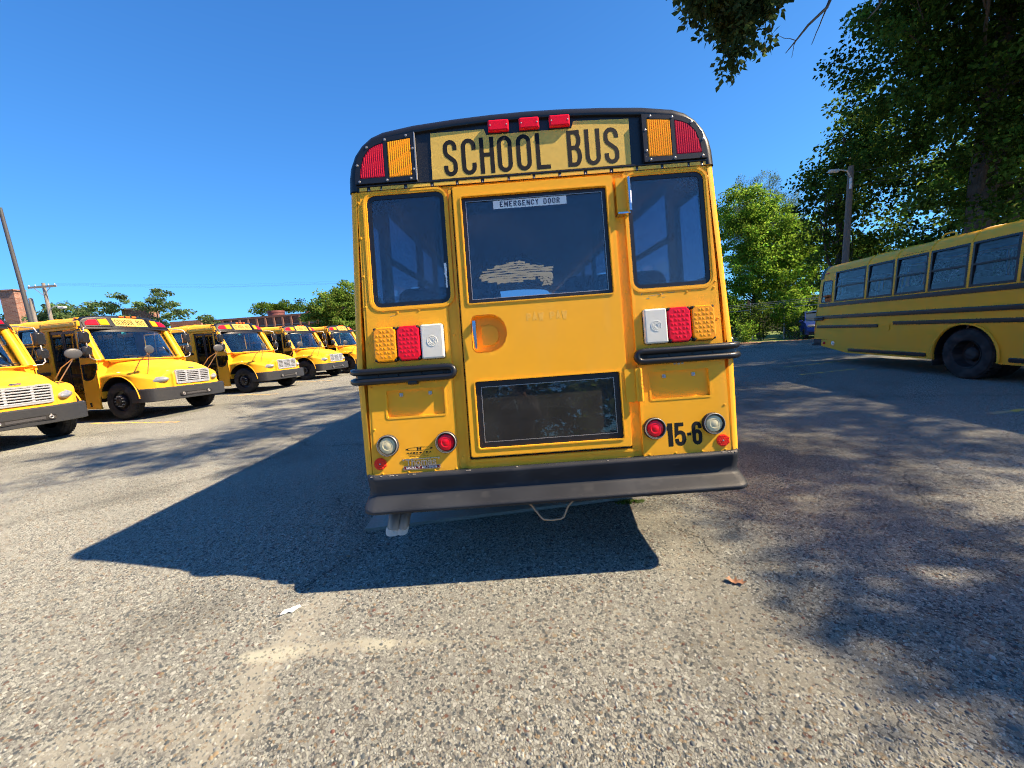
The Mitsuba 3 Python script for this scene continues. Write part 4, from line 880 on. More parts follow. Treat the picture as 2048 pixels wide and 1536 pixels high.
gx = np.concatenate([[-1500, -300], np.linspace(-60, 60, 25), [300, 1500]])
G = loft([[(x, y, 0.0) for x in gx] for y in gx])
struct('ground', 'worn grey asphalt car park with pebbly exposed stones', G, 'm_ground')
# ------------------------------------------------------------------ markings, slab, small things on the ground
def strip(pts, w, z=0.004):
    l = LineString(pts).buffer(w / 2, cap_style='flat'); return extr(l, 0, z)
mat('m_line', pri(proc(lambda p, n, uv: mix((0.62, 0.36, 0.06), (0.30, 0.24, 0.15), smoothstep(.40, .62, fbm(p.x * 9, p.y * 9, 2.0, 3)))), 0.8))
for i, (a, b) in enumerate([((-11.8, 10.65), (-8.6, 9.75)), ((-11.6, 15.55), (-9.0, 14.75)), ((-11.2, 19.9), (-8.9, 19.2)), ((8.3, 11.6), (11.2, 12.2)), ((6.6, 5.2), (9.6, 5.6)), ((7.5, 9.9), (9.2, 10.2))]):
    struct('stall_line' + ('_%03d' % i if i else ''), 'faded yellow stall line painted on the asphalt', strip([a, b], .09), 'm_line')
def conc_fn(p, n, uv): return mix((0.30, 0.28, 0.24), (0.20, 0.19, 0.175), fbm(p.x * 5, p.y * 5, p.z * 5, 4)) * (0.85 + 0.3 * noise(p.x * 90, p.y * 90, p.z * 90))
mat('m_concrete', pri(proc(conc_fn), 0.85))
slab = Polygon([(-1.35, 3.12), (.86, 3.36), (1.02, 3.34), (1.5, 3.50), (1.95, 3.9), (1.9, 4.6), (-1.35, 4.6)])
struct('concrete_slab', 'pale worn concrete slab let into the asphalt under the bus', extr(slab, 0, .028), 'm_concrete')
mat('m_grass', {'type': 'principledthin', 'base_color': rgb(0.10, 0.17, 0.03), 'roughness': 0.6, 'diff_trans': 0.7})
mat('m_grass_dark', {'type': 'principledthin', 'base_color': rgb(0.06, 0.10, 0.025), 'roughness': 0.6, 'diff_trans': 0.7})
def tuft(cx, cy, rx, ry, n, h, seed, z=0):
    r = np.random.default_rng(seed); V, F = [], []
    for k in range(n):
        a, q = r.uniform(0, 2 * np.pi), math.sqrt(r.random()); x, y = cx + rx * q * math.cos(a), cy + ry * q * math.sin(a)
        hh = h * r.uniform(.4, 1.1) * (1.1 - .6 * q); d = r.normal(0, .5, 2) * hh; w = .0035 * r.uniform(.7, 1.5); t = r.uniform(0, np.pi); wx, wy = w * math.cos(t), w * math.sin(t)
        i = len(V); V += [(x - wx, y - wy, z), (x + wx, y + wy, z), (x + d[0] * .4 + wx * .7, y + d[1] * .4 + wy * .7, z + hh * .65), (x + d[0] * .4 - wx * .7, y + d[1] * .4 - wy * .7, z + hh * .65), (x + d[0], y + d[1], z + hh)]
        F += [[i, i + 1, i + 2], [i, i + 2, i + 3], [i + 3, i + 2, i + 4]]
    return trimesh.Trimesh(np.array(V), np.array(F), process=False)
for i, (cx, cy, rx, ry, n, lab) in enumerate([(.98, 3.30, .14, .035, 170, 'short green weeds growing along the concrete edge under the bus'), (-.98, 3.55, .05, .03, 60, 'tiny green weed beside the tailpipe'), (1.30, 3.40, .12, .03, 50, 'sparse weeds along the concrete edge, right of the bus shadow')]):
    k = thing('weeds', lab, 'weeds'); labels[k]['kind'] = 'stuff'; scene[k] = mikit.ply(tuft(cx, cy, rx, ry, n, .045, 40 + i, .02 if i else .0), 'm_grass', False)
# fallen oak leaf
lf = Polygon([(-.055, 0), (-.04, .012), (-.035, .028), (-.022, .014), (-.008, .018), (0, .036), (.008, .016), (.024, .018), (.036, .030), (.038, .010), (.058, .004), (.040, -.008), (.036, -.026), (.022, -.014), (.006, -.018), (-.004, -.034), (-.012, -.014), (-.028, -.022), (-.038, -.010)])
m = trimesh.creation.extrude_polygon(lf, .0012, engine='earcut'); m = m.subdivide_to_size(.012); v = np.array(m.vertices)
v[:, 2] += .006 + 5.5 * v[:, 0] ** 2 + 9 * v[:, 1] ** 2 + .003 * np.sin(v[:, 0] * 120)
Ml = np.eye(4); a_ = math.radians(-28); Ml[:2, :2] = [[math.cos(a_), -math.sin(a_)], [math.sin(a_), math.cos(a_)]]; Ml[:3, 3] = (1.25, 2.13, .002)
single('fallen_leaf', 'curled dry brown oak leaf lying alone on the asphalt', 'leaf', tm(v, m.faces), mat('m_dry_leaf', pri((0.24, 0.12, 0.065), 0.6)), 40, M=Ml)
pc = Polygon([(-1.49, 2.13), (-1.46, 2.15), (-1.42, 2.155), (-1.40, 2.20), (-1.425, 2.215), (-1.45, 2.19), (-1.475, 2.18), (-1.50, 2.15)])
m = extr(pc, .0, .003).subdivide_to_size(.02); v = np.array(m.vertices); v[:, 2] += .004 + .01 * np.abs(np.sin(v[:, 0] * 90)) ; single('paper_scrap', 'small crumpled white scrap of paper at the edge of the shadow', 'litter', tm(v, m.faces), 'm_white', False)
# embedded pebbles standing proud close to the camera
def pebbles():
    r = np.random.default_rng(11); n = 30000
    y = 1.05 + 2.6 * r.random(n * 3) ** 1.35; x = (r.random(n * 3) * 2 - 1) * (0.4 + 1.42 * y)
    keep = (np.abs(x) < 3.4); x, y = x[keep][:n], y[keep][:n]; n = len(x)
    size = np.exp(r.normal(math.log(.0058), .34, n)).clip(.004, .016)
    ks = 6; ang = np.arange(ks) * 2 * np.pi / ks
    rad = size[:, None] * r.uniform(.72, 1.15, (n, ks)); el = r.uniform(.62, 1.0, n); rot = r.uniform(0, np.pi, n)
    ux, uy = rad * np.cos(ang), rad * np.sin(ang) * el[:, None]
    px = ux * np.cos(rot)[:, None] - uy * np.sin(rot)[:, None]; py = ux * np.sin(rot)[:, None] + uy * np.cos(rot)[:, None]
    h = size * r.uniform(.18, .55, n)
    z0 = np.full((n, ks), -.001)
    V = np.concatenate([np.stack([x[:, None] + px, y[:, None] + py, z0], -1), np.stack([x[:, None] + px * .66, y[:, None] + py * .66, (h * .85)[:, None] * np.ones(ks)], -1), np.stack([x, y, h], -1)[:, None]], 1)
    f = []
    for j in range(ks):
        k = (j + 1) % ks; f += [[j, k, ks + k], [j, ks + k, ks + j], [ks + j, ks + k, 2 * ks]]
    F = (np.array(f)[None] + (np.arange(n) * (2 * ks + 1))[:, None, None]).reshape(-1, 3)
    pal = np.array([(.44, .42, .37), (.36, .335, .29), (.28, .26, .235), (.52, .49, .43), (.105, .115, .12), (.16, .165, .16), (.36, .255, .155), (.20, .09, .07), (.58, .55, .49)])
    c = pal[r.choice(len(pal), n, p=[.24, .22, .17, .10, .11, .08, .04, .015, .025])] * r.uniform(.8, 1.2, (n, 1)) * np.array(GTONE)
    C = np.repeat(c, 2 * ks + 1, axis=0)
    return trimesh.Trimesh(V.reshape(-1, 3), F, process=False), C
GTONE = (0.59, 0.65, 0.66)
pm, pcol = pebbles()
scene['pebbles'] = mikit.ply(pm, mat('m_pebble', pri({'type': 'mesh_attribute', 'name': 'vertex_color'}, 0.7, specular=0.35)), True, color=pcol)
labels['pebbles'] = {'label': 'small rounded stones standing proud in the worn asphalt', 'category': 'pebbles', 'kind': 'stuff'}

# ------------------------------------------------------------------ trees
mat('m_bark', pri(proc(lambda p, n, uv: mix((0.030, 0.026, 0.022), (0.095, 0.08, 0.066), fbm(p.x * 18, p.y * 18, p.z * 4, 3))), 0.9))
def leafmat(key, trans=0.75):
    return mat(key, {'type': 'principledthin', 'base_color': {'type': 'mesh_attribute', 'name': 'vertex_color'}, 'roughness': 0.45, 'diff_trans': trans, 'spec_trans': 0.0})
leafmat('m_leaf', 1.3)
def unit(r, n):
    v = r.normal(size=(n, 3)); return v / np.linalg.norm(v, axis=1, keepdims=True)
def leaves(centers, radii, per, size, col, seed, flat=0.55, droop=0.3, colvar=0.25, needle=False):
    """many small folded leaves around cluster centres"""
    r = np.random.default_rng(seed); c = np.repeat(centers, per, axis=0); rad = np.repeat(radii, per)[:, None]
    n = len(c); d = unit(r, n) * (r.random((n, 1)) ** 0.45); d[:, 2] *= flat
    pos = c + d * rad
    ax = unit(r, n) + d * 0.9; ax[:, 2] -= droop; ax /= np.linalg.norm(ax, axis=1, keepdims=True)
    sd = np.cross(ax, unit(r, n)); sd /= np.linalg.norm(sd, axis=1, keepdims=True) + 1e-9
    L = size * r.uniform(.65, 1.3, (n, 1)); W = L * (0.10 if needle else 0.36)
    nr = np.cross(ax, sd)
    V = np.stack([pos, pos + ax * L * .45 + sd * W + nr * W * .25, pos + ax * L, pos + ax * L * .45 - sd * W + nr * W * .25], 1)
    F = (np.array([[0, 1, 2], [0, 2, 3]])[None] + (np.arange(n) * 4)[:, None, None]).reshape(-1, 3)
    cl = np.array(col) if np.ndim(col) == 1 else np.repeat(np.array(col), per, axis=0)
    cc = np.clip(cl * (1 + colvar * r.normal(size=(n, 1))) * (1 + .10 * r.normal(size=(n, 3))), .004, .6)
    return trimesh.Trimesh(V.reshape(-1, 3), F, process=False), np.repeat(cc, 4, axis=0)
def clusters(blobs, spacing, seed, shell=0.5):
    """scatter cluster centres in ellipsoids (x, y, z, rx, ry, rz), denser to the outside"""
    r = np.random.default_rng(seed); out = []
    for (x, y, z, rx, ry, rz) in blobs:
        n = max(3, int(4.19 * rx * ry * rz / spacing ** 3)); q = unit(r, n) * (shell + (1 - shell) * r.random((n, 1)) ** .5) * r.uniform(.8, 1.12, (n, 1))
        out.append(q * [rx, ry, rz] + [x, y, z])
    return np.vstack(out)
def branch(p, q, r0, r1, seed, bend=.08, n=7, sides=7):
    r = np.random.default_rng(seed); p, q = np.array(p, float), np.array(q, float); L = np.linalg.norm(q - p)
    t = np.linspace(0, 1, n)[:, None]; w = np.cumsum(r.normal(0, bend * L / n, (n, 3)), 0) * np.minimum(1, t * 3) * (1 - t) * 2
    return tube(p + (q - p) * t + w, r0 + (r1 - r0) * t[:, 0], sides)
def tree(kind, label, base, height, blobs, spacing, per, size, crad, col, seed, trunk_r=.25, limbs=14, group=None, flat=.55, needle=False, droop=.3, twigs=True, lean=(0, 0)):
    k = thing(kind, label, 'tree', group)
    r = np.random.default_rng(seed)
    C = clusters(blobs, spacing, seed); rad = crad * r.uniform(.6, 1.35, len(C))
    cc = np.array(col) * r.uniform(.55, 1.75, (len(C), 1))
    m, c = leaves(C, rad, per, size, cc, seed + 1, flat, droop, needle=needle)
    scene[k + '__crown'] = mikit.ply(m, 'm_leaf', False, color=c); labels[k + '__crown'] = {'kind': 'stuff'}
    b = np.array(base, float); top = b + [lean[0], lean[1], height * .78]
    ms = [branch(b - [0, 0, .05], b + (top - b) * .45, trunk_r, trunk_r * .72, seed, .05, 7, 10), branch(b + (top - b) * .45, top, trunk_r * .72, trunk_r * .2, seed + 5, .08, 7, 8), rod(b - [0, 0, .05], b + [0, 0, .35], trunk_r * 1.5, 10, trunk_r * .95)]
    scene[k + '__trunk'] = mikit.ply(cat(ms), 'm_bark', True)
    lim = []
    for i in range(limbs):
        t = r.uniform(.22, .95); p = b + (top - b) * t; cand = C[r.integers(len(C), size=12)]; q = cand[np.argmin(np.abs(cand[:, 2] - (p[2] + 1.5)))]
        lim.append(branch(p, q, trunk_r * .35 * (1.1 - t), .02, seed + 20 + i, .12))
        for j in range(3):
            q2 = C[np.argsort(np.linalg.norm(C - q, axis=1))[r.integers(1, min(9, len(C)))]]
            lim.append(branch(p + (q - p) * r.uniform(.5, .9), q2, .03, .008, seed + 90 + 7 * i + j, .15, 5, 5))
    scene[k + '__limbs'] = mikit.ply(cat(lim), 'm_bark', True)
    return k
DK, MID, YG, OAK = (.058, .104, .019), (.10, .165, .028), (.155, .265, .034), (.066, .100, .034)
# the tall oak beyond the frame on the right that hangs over the lot
oak = []
for Sx, Sy, z, r_, rz in [(-6.2, 6.9, 12.4, 1.6, .9), (-4.2, 8.4, 13.0, 1.7, 1.0), (-7.2, 12.6, 13.8, 1.5, .9), (-3.6, 11.4, 13.6, 2.0, 1.1), (-4.6, 5.7, 12.0, .9, .6), (-2.2, 6.9, 12.6, 1.3, .8), (-1.0, 9.5, 13.5, 2.2, 1.2), (0.3, 12.8, 14.2, 2.4, 1.3), (0.5, 6.2, 12.5, 1.8, 1.2),
        (3.4, 4.9, 12.0, 1.5, 1.0), (2.6, 7.2, 12.8, 1.9, 1.3), (6.6, 4.4, 11.6, 1.5, 1.2), (6.8, 8.4, 13.0, 2.3, 1.7), (9.4, 5.4, 11.6, 2.3, 1.8), (10.3, 9.3, 12.4, 2.6, 2.0), (5.0, 11.2, 14.0, 2.4, 1.6), (11.2, 3.2, 10.6, 1.4, 1.2), (2.5, 3.75, 11.5, .75, .5), (4.6, 3.55, 11.0, .6, .4), (8.4, 2.8, 10.5, 1.1, .8), (7.6, 6.4, 9.6, 1.6, 1.2),
        (1.88, 1.62, 8.4, .30, .25), (2.28, 1.78, 8.8, .40, .30), (2.83, 1.92, 8.6, .42, .32), (2.28, 1.42, 8.0, .32, .25), (1.95, 1.25, 8.2, .24, .2), (2.73, 1.55, 8.9, .4, .3), (3.43, 2.1, 9.2, .45, .3), (3.33, 1.6, 9.4, .5, .35), (2.75, 2.42, 9.0, .22, .2),
        (2.0, 3.05, 11.2, .55, .4), (2.15, 2.72, 11.0, .30, .25), (3.1, 3.25, 11.4, .55, .4), (3.4, 4.2, 11.6, .9, .7), (5.2, 5.1, 12.4, 1.0, .8), (4.4, 6.1, 12.6, 1.0, .8), (1.9, 4.5, 12.2, .8, .6), (1.9, 6.1, 12.8, .9, .7), (6.0, 3.4, 11.6, .8, .6), (4.9, 8.6, 13.2, 1.3, 1.0), (2.1, 9.6, 13.4, 1.2, .9), (8.6, 7.4, 12.2, 1.4, 1.1), (7.0, 10.6, 13.4, 1.4, 1.1), (8.4, 12.6, 13.6, 1.5, 1.2), (1.6, 11.2, 14.0, 1.4, 1.0), (4.2, 13.2, 14.4, 1.6, 1.1),
        (2.7, 4.2, 12.0, .9, .7), (3.0, 5.6, 12.4, 1.1, .8), (4.3, 5.0, 12.2, 1.0, .8), (4.6, 7.3, 12.9, 1.1, .9), (3.0, 8.4, 13.2, 1.2, .9), (6.2, 5.9, 12.2, 1.1, .8), (4.2, 3.75, 11.6, .7, .5), (5.6, 9.9, 13.4, 1.3, 1.0), (3.2, 10.6, 13.8, 1.3, 1.0), (2.5, 3.1, 11.3, .5, .4), (7.8, 5.2, 11.6, 1.2, .9),
        (-5.3, 6.4, 12.4, 1.0, .7), (-3.3, 6.9, 12.6, 1.0, .7), (-6.0, 8.5, 13.0, 1.0, .7), (-5.5, 10.2, 13.4, 1.2, .8), (-4.6, 13.2, 14.2, 1.3, .8), (-2.4, 9.6, 13.5, 1.3, .9), (-7.2, 14.6, 14.4, 1.1, .7), (-3.2, 15.0, 14.6, 1.4, .9), (-8.0, 7.1, 12.2, .5, .35)]:
    oak.append((Sx + z * SUN[0] / SUN[2], Sy + z * SUN[1] / SUN[2], z, r_, r_ * .92, rz))
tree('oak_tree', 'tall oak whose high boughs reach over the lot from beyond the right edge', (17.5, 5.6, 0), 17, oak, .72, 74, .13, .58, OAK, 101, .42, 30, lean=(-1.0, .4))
# the bough of it that hangs into the top of the picture
k = thing('oak_bough', 'leafy oak bough hanging into the top of the picture, with a bare twig', 'branch')
bl = [(3.62, 7.0, 6.78, .34, .4, .28), (3.95, 7.05, 6.62, .32, .4, .36), (4.15, 7.0, 6.35, .30, .35, .34), (4.10, 7.0, 6.02, .20, .3, .28), (4.02, 7.0, 5.78, .14, .25, .20), (4.45, 7.0, 6.85, .36, .4, .34), (4.75, 7.1, 6.95, .36, .4, .30), (4.50, 7.0, 6.42, .24, .3, .24), (4.62, 7.0, 6.10, .17, .2, .14), (5.0, 7.2, 7.2, .4, .4, .3), (4.2, 7.1, 7.2, .9, .5, .3), (3.45, 7.0, 6.95, .3, .3, .2), (5.3, 7.4, 7.7, .7, .5, .3)]
C = clusters(bl, .155, 5, .2); rr = np.random.default_rng(5)
m, c = leaves(C, .16 * rr.uniform(.6, 1.3, len(C)), 13, .105, np.array(OAK) * rr.uniform(.7, 1.4, (len(C), 1)), 6, .8, .6)
scene[k + '__foliage'] = mikit.ply(m, 'm_leaf', False, color=c); labels[k + '__foliage'] = {'kind': 'stuff'}
def at(px, py, Y):
    q = np.array([px - 1024, py - 768.0]); dd = np.array([1, -.0745]) / math.hypot(1, .0745); uu = np.array([dd[1], -dd[0]])
    v = right * (q @ dd) + upv * (q @ uu) + fwd * 770; return eye + v * (Y / v[1])
lim = [branch((9.0, 7.6, 11.2), (6.6, 7.3, 8.6), .11, .07, 1, .05), branch((6.6, 7.3, 8.6), (5.1, 7.1, 7.35), .06, .045, 2, .06), branch((5.1, 7.1, 7.35), (4.2, 7.0, 6.75), .045, .018, 3, .08), branch((4.2, 7, 6.75), (3.5, 7, 6.9), .018, .006, 4), branch((4.3, 7.05, 6.85), (4.05, 7, 5.85), .018, .005, 8), branch((4.7, 7.05, 7.1), (4.6, 7.0, 6.1), .016, .005, 9)]
tw = [(5.85, 7.0, 7.0), (5.62, 7, 6.52), (5.32, 7, 6.28), (5.12, 7, 6.06), (4.95, 7, 5.88)]
lim += [tube([(6.9, 7.3, 8.3)] + tw, [.035, .028, .024, .02, .013, .006], 7), branch(tw[1], (5.38, 7.0, 5.98), .012, .005, 12, .05), branch(tw[3], (4.83, 7.0, 6.15), .006, .003, 14, .1), branch(tw[3], (5.05, 7.0, 5.8), .006, .003, 15, .1)]
lim += [tube([(7.3, 7.4, 8.6), (6.8, 7.1, 7.35), (6.62, 7.0, 6.75), (6.45, 7.0, 6.45), (6.30, 7.0, 6.30)], [.03, .022, .02, .015, .006], 7)]
scene[k + '__limbs'] = mikit.ply(cat(lim), 'm_bark', True)
# dark mass on the right
tree('maple_tree', 'large dark maple filling the upper right, its trunk behind the parked bus', (18.3, 15.2, 0), 20,
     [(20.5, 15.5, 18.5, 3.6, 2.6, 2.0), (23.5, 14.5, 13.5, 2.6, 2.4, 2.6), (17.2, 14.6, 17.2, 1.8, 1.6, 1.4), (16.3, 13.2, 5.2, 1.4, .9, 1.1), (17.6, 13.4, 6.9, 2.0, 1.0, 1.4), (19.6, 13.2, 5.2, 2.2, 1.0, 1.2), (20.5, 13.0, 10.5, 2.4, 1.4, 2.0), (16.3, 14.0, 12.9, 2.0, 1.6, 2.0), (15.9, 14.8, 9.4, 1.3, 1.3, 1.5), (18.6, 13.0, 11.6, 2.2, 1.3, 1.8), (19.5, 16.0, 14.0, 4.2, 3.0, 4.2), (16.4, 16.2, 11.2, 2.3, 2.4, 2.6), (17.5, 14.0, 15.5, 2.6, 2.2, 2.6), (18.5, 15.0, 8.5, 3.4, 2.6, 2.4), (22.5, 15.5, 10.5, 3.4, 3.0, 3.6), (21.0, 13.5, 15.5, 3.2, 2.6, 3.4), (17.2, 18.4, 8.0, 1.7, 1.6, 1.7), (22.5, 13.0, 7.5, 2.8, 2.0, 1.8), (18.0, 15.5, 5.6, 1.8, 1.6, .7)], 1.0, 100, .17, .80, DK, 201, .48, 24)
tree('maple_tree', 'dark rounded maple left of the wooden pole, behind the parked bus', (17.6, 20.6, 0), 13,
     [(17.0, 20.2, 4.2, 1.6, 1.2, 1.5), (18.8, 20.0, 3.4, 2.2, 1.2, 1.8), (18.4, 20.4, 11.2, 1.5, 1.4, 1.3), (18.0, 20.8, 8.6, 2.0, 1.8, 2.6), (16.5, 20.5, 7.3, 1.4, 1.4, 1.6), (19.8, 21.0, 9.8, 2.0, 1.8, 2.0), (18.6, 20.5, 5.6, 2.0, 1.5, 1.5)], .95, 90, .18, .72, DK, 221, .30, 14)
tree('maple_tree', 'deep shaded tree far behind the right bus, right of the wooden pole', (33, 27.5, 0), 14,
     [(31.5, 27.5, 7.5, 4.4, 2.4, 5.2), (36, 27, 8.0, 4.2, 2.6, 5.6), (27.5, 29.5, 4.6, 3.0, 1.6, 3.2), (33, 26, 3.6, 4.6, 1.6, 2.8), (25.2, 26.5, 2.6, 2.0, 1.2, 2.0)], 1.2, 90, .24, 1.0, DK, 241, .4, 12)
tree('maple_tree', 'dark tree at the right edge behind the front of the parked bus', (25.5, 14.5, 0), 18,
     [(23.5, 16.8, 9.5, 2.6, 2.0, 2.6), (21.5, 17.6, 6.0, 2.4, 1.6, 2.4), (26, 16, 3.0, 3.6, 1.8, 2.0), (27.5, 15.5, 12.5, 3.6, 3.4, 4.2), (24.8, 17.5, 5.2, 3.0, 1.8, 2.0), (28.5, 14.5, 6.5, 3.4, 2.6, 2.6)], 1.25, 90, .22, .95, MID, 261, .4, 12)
# sunlit trees beyond the fence
tree('birch_tree', 'bright yellow-green leafy tree beyond the fence, just right of the near bus', (18.8, 29.5, 0), 11,
     [(18.0, 29.8, 9.4, 1.9, 1.8, 1.8), (19.9, 29.5, 8.4, 1.9, 1.9, 1.8), (17.3, 29.2, 7.2, 1.7, 1.7, 1.9), (20.6, 29.3, 6.4, 2.3, 1.8, 2.0), (18.4, 28.6, 5.0, 2.4, 1.6, 1.9), (21.6, 29.0, 4.6, 1.9, 1.5, 1.9), (22.9, 29.4, 7.0, 1.4, 1.4, 1.6), (20.4, 28.0, 3.0, 1.9, 1.2, 1.2), (16.9, 28.6, 3.6, 1.5, 1.2, 1.4)], .74, 95, .16, .62, YG, 301, .2, 16)
sp = []
rs = np.random.default_rng(9)
for i in range(26):
    a = rs.uniform(0, 6.28); q = rs.uniform(.2, 2.3); z0 = rs.uniform(8.0, 10.2); 
    for t in np.linspace(0, 1, 5): sp.append((21.4 + q * math.cos(a) * (1 + .25 * t), 33 + q * math.sin(a), z0 + t * rs.uniform(1.6, 3.2) * (1.25 - .35 * q), .22, .22, .35))
tree('pine_tree', 'tall feathery conifer with upright shoots behind the bright tree', (21.4, 33, 0), 13, sp + [(21.4, 33, 8.5, 2.4, 2.0, 2.2), (21.4, 33, 6.0, 2.2, 2.0, 2.0)], .62, 60, .17, .40, (.085, .125, .040), 321, .2, 16, needle=True, flat=1.0, droop=-.7)
tree('pine_tree', 'smaller feathery conifer behind the dark maple, left of the wooden pole', (25.3, 34.5, 0), 12, [(25.3, 34.5, 9.2, .5, .5, 1.6), (25.3, 34.5, 11.0, .3, .3, 1.1), (25.6, 34.5, 7.0, 1.2, 1.0, 1.6), (26.4, 34.5, 9.6, .3, .3, 1.2)], .5, 60, .16, .42, (.085, .125, .040), 331, .15, 8, needle=True, flat=1.0, droop=-.7)
# understory by the fence: bushes
def bush(label, x, y, rx, ry, h, col, seed, size=.13, sp_=.42, per=42, flat=.8):
    k = thing('bush', label, 'bush'); C = clusters([(x, y, h * .52, rx, ry, h * .48)], sp_, seed, .35); r = np.random.default_rng(seed)
    m, c = leaves(C, .34 * r.uniform(.6, 1.3, len(C)), per, size, np.array(col) * r.uniform(.75, 1.3, (len(C), 1)), seed + 1, flat, .15)
    scene[k + '__foliage'] = mikit.ply(m, 'm_leaf', False, color=c); labels[k + '__foliage'] = {'kind': 'stuff'}
    scene[k + '__stems'] = mikit.ply(cat([branch((x + r.normal(0, .15), y + r.normal(0, .1), 0), C[r.integers(len(C))], .025, .008, seed + i, .1, 5, 5) for i in range(7)]), 'm_bark', True)
bush('low light-green shrub at the foot of the first fence post', 14.7, 23.9, .8, .55, 1.5, YG, 401)
bush('broad dark shrub between the two fence posts', 16.6, 25.6, 1.15, .6, 2.6, MID, 411)
bush('tall bright green sapling right of the second fence post', 18.0, 24.7, 1.0, .7, 3.0, (.17, .29, .035), 421, .16)
bush('bright overhanging bush above the white lid, left of the parked bus', 19.9, 26.6, 1.5, .9, 5.6, (.17, .29, .035), 431, .17, .55)
bush('small weedy shrub beside the kerb by the blue car', 17.3, 23.1, .45, .35, .9, (.17, .29, .035), 441, .1)
bush('green shrub behind the fence, beside the near bus corner', 15.6, 27.4, 1.3, .8, 3.4, YG, 451, .15)
# left side: a round tree behind the parked row and far trees behind the building
tree('linden_tree', 'round sunlit green tree behind the far end of the parked row', (-14.6, 33.5, 0), 8,
     [(-14.3, 33.5, 4.9, 2.3, 2.0, 1.7), (-13.2, 33.2, 6.0, 1.2, 1.2, 1.1), (-16.2, 33.6, 4.2, 1.3, 1.3, 1.2), (-14.0, 33.0, 3.2, 2.3, 1.8, 1.1)], .62, 80, .17, .50, (.17, .26, .05), 501, .16, 14)
PINE = (.16, .235, .095)
far = [('scraggly pine behind the brick chimney and leaning pole, leftmost', [(-79, 62, 7.05, 4.25, 3, 1.76), (-82, 62, 10.45, 2.21, 2.4, 1.28), (-70.5, 63, 9.8, 4.2, 2.6, 2.0)], (-76, 62, 0)), ('layered pine behind the wooden utility pole', [(-62, 62, 8.05, 2.89, 2.2, 1.20), (-63, 62, 10.55, 2.21, 2, 0.88), (-60, 62, 11.85, 1.19, 1.4, 0.72), (-66, 62, 6.85, 2.04, 2, 0.96)], (-62, 62, 0)), ('layered pine right of the wooden utility pole', [(-55.0, 62, 10.45, 2.38, 2, 1.04), (-53.4, 62, 12.45, 1.44, 1.4, 0.72), (-51.3, 62, 8.65, 1.87, 1.8, 0.80), (-56, 62, 7.65, 2.98, 2, 0.96)], (-55, 62, 0)), ('small pine branch showing over the bus roof left of the brick roof box', [(-46.4, 62, 7.55, 1.44, 1.4, 0.64), (-44.8, 62, 6.85, 1.02, 1, 0.56)], (-46, 62, 0)),
       ('bushy tree over the school roof, above the second bus', [(-52.5, 86, 11.2, 3.0, 2.4, 1.3), (-46.8, 86, 11.4, 2.8, 2.4, 1.2)], (-50, 86, 0)), ('low tree over the ribbed roof edge, left of the round vent', [(-36.5, 86, 10.7, 3.2, 2.4, 1.3)], (-36, 86, 0)), ('low tree over the ribbed roof edge, right of centre', [(-29.5, 86, 10.7, 3.0, 2.2, 1.2)], (-29, 86, 0))]
for i, (lab, bl, b) in enumerate(far):
    tree('pine_tree' if i < 4 else 'maple_tree', lab, b, max(q[2] + q[5] for q in bl), bl, 1.05, 80, .34, .85, PINE if i < 4 else MID, 520 + 13 * i, .22, 8, flat=.4 if i < 4 else .6)

# ------------------------------------------------------------------ school building, chimney, poles
def brick_fn(p, n, uv):
    u = p.x * 0.8 + p.y * 0.6; row = dr.floor(p.z / 0.20); a = u / 0.60 + 0.5 * (row - 2 * dr.floor(row / 2))
    fu, fv = a - dr.floor(a), p.z / 0.20 - row
    m = dr.maximum(smoothstep(.06, .02, dr.minimum(fu, 1 - fu)), smoothstep(.14, .05, dr.minimum(fv, 1 - fv)))
    return mix(mix((0.20, 0.085, 0.055), (0.32, 0.15, 0.10), cell_rand(a, row, 1.0)), (0.34, 0.28, 0.23), m * .8)
mat('m_brick', pri(proc(brick_fn), 0.9))
mat('m_dark_brick', pri(proc(lambda p, n, uv: mix((0.10, 0.050, 0.036), (0.17, 0.085, 0.06), fbm(p.x * 3, p.y * 3, p.z * 9, 3))), 0.9))
mat('m_rib', pri((0.20, 0.095, 0.065), 0.8))
mat('m_vent_red', pri((0.17, 0.055, 0.045), 0.6))
mat('m_trim_grey', pri((0.20, 0.20, 0.20), 0.7))
B = Parts()
BY = 62
B.add('wall', cbox((-48, BY, 0), (-20, BY + 20, 7.15)), 'm_dark_brick', False)
B.add('wall', cbox((-68, BY + 4, 0), (-48.01, BY + 24, 6.5)), 'm_dark_brick', False)
B.add('parapet', cbox((-48.2, BY - .16, 7.15), (-19.8, BY + 20.2, 7.45)), 'm_dark_brick', False)
B.add('cornice', cbox((-48.1, BY - .12, 5.9), (-19.9, BY - .002, 6.02)), 'm_trim_grey', False)
for i in range(21): B.add('rib', cbox((-47.6 + 1.35 * i, BY - .28, 3.0), (-47.35 + 1.35 * i, BY - .003, 7.10)), 'm_rib', False)
for i in range(10): 
    w = B.add('window', cbox((-47.1 + 2.7 * i, BY - .03, 2.2), (-45.4 + 2.7 * i, BY - .001, 4.8)), 'm_trim_grey', False); B.add(w + '__pane', cbox((-47.0 + 2.7 * i, BY - .036, 2.3), (-45.5 + 2.7 * i, BY - .031, 4.7)), 'm_black', False)
def drum(x, y, z0, r, h): return revolve([(0, 0), (r, 0), (r, h * .75), (r * 1.06, h * .78), (r * 1.06, h), (0, h)], 20).apply_transform(trimesh.transformations.rotation_matrix(-math.pi / 2, [0, 1, 0])).apply_translation([x, y, z0])
for x, r_, h_ in ((-39.8, 1.25, 1.3), (-27.0, 1.35, 1.2), (-34.3, .42, .8)): B.add('roof_vent', drum(x, BY + 6, 7.1, r_, h_ + .35), 'm_vent_red', 30)
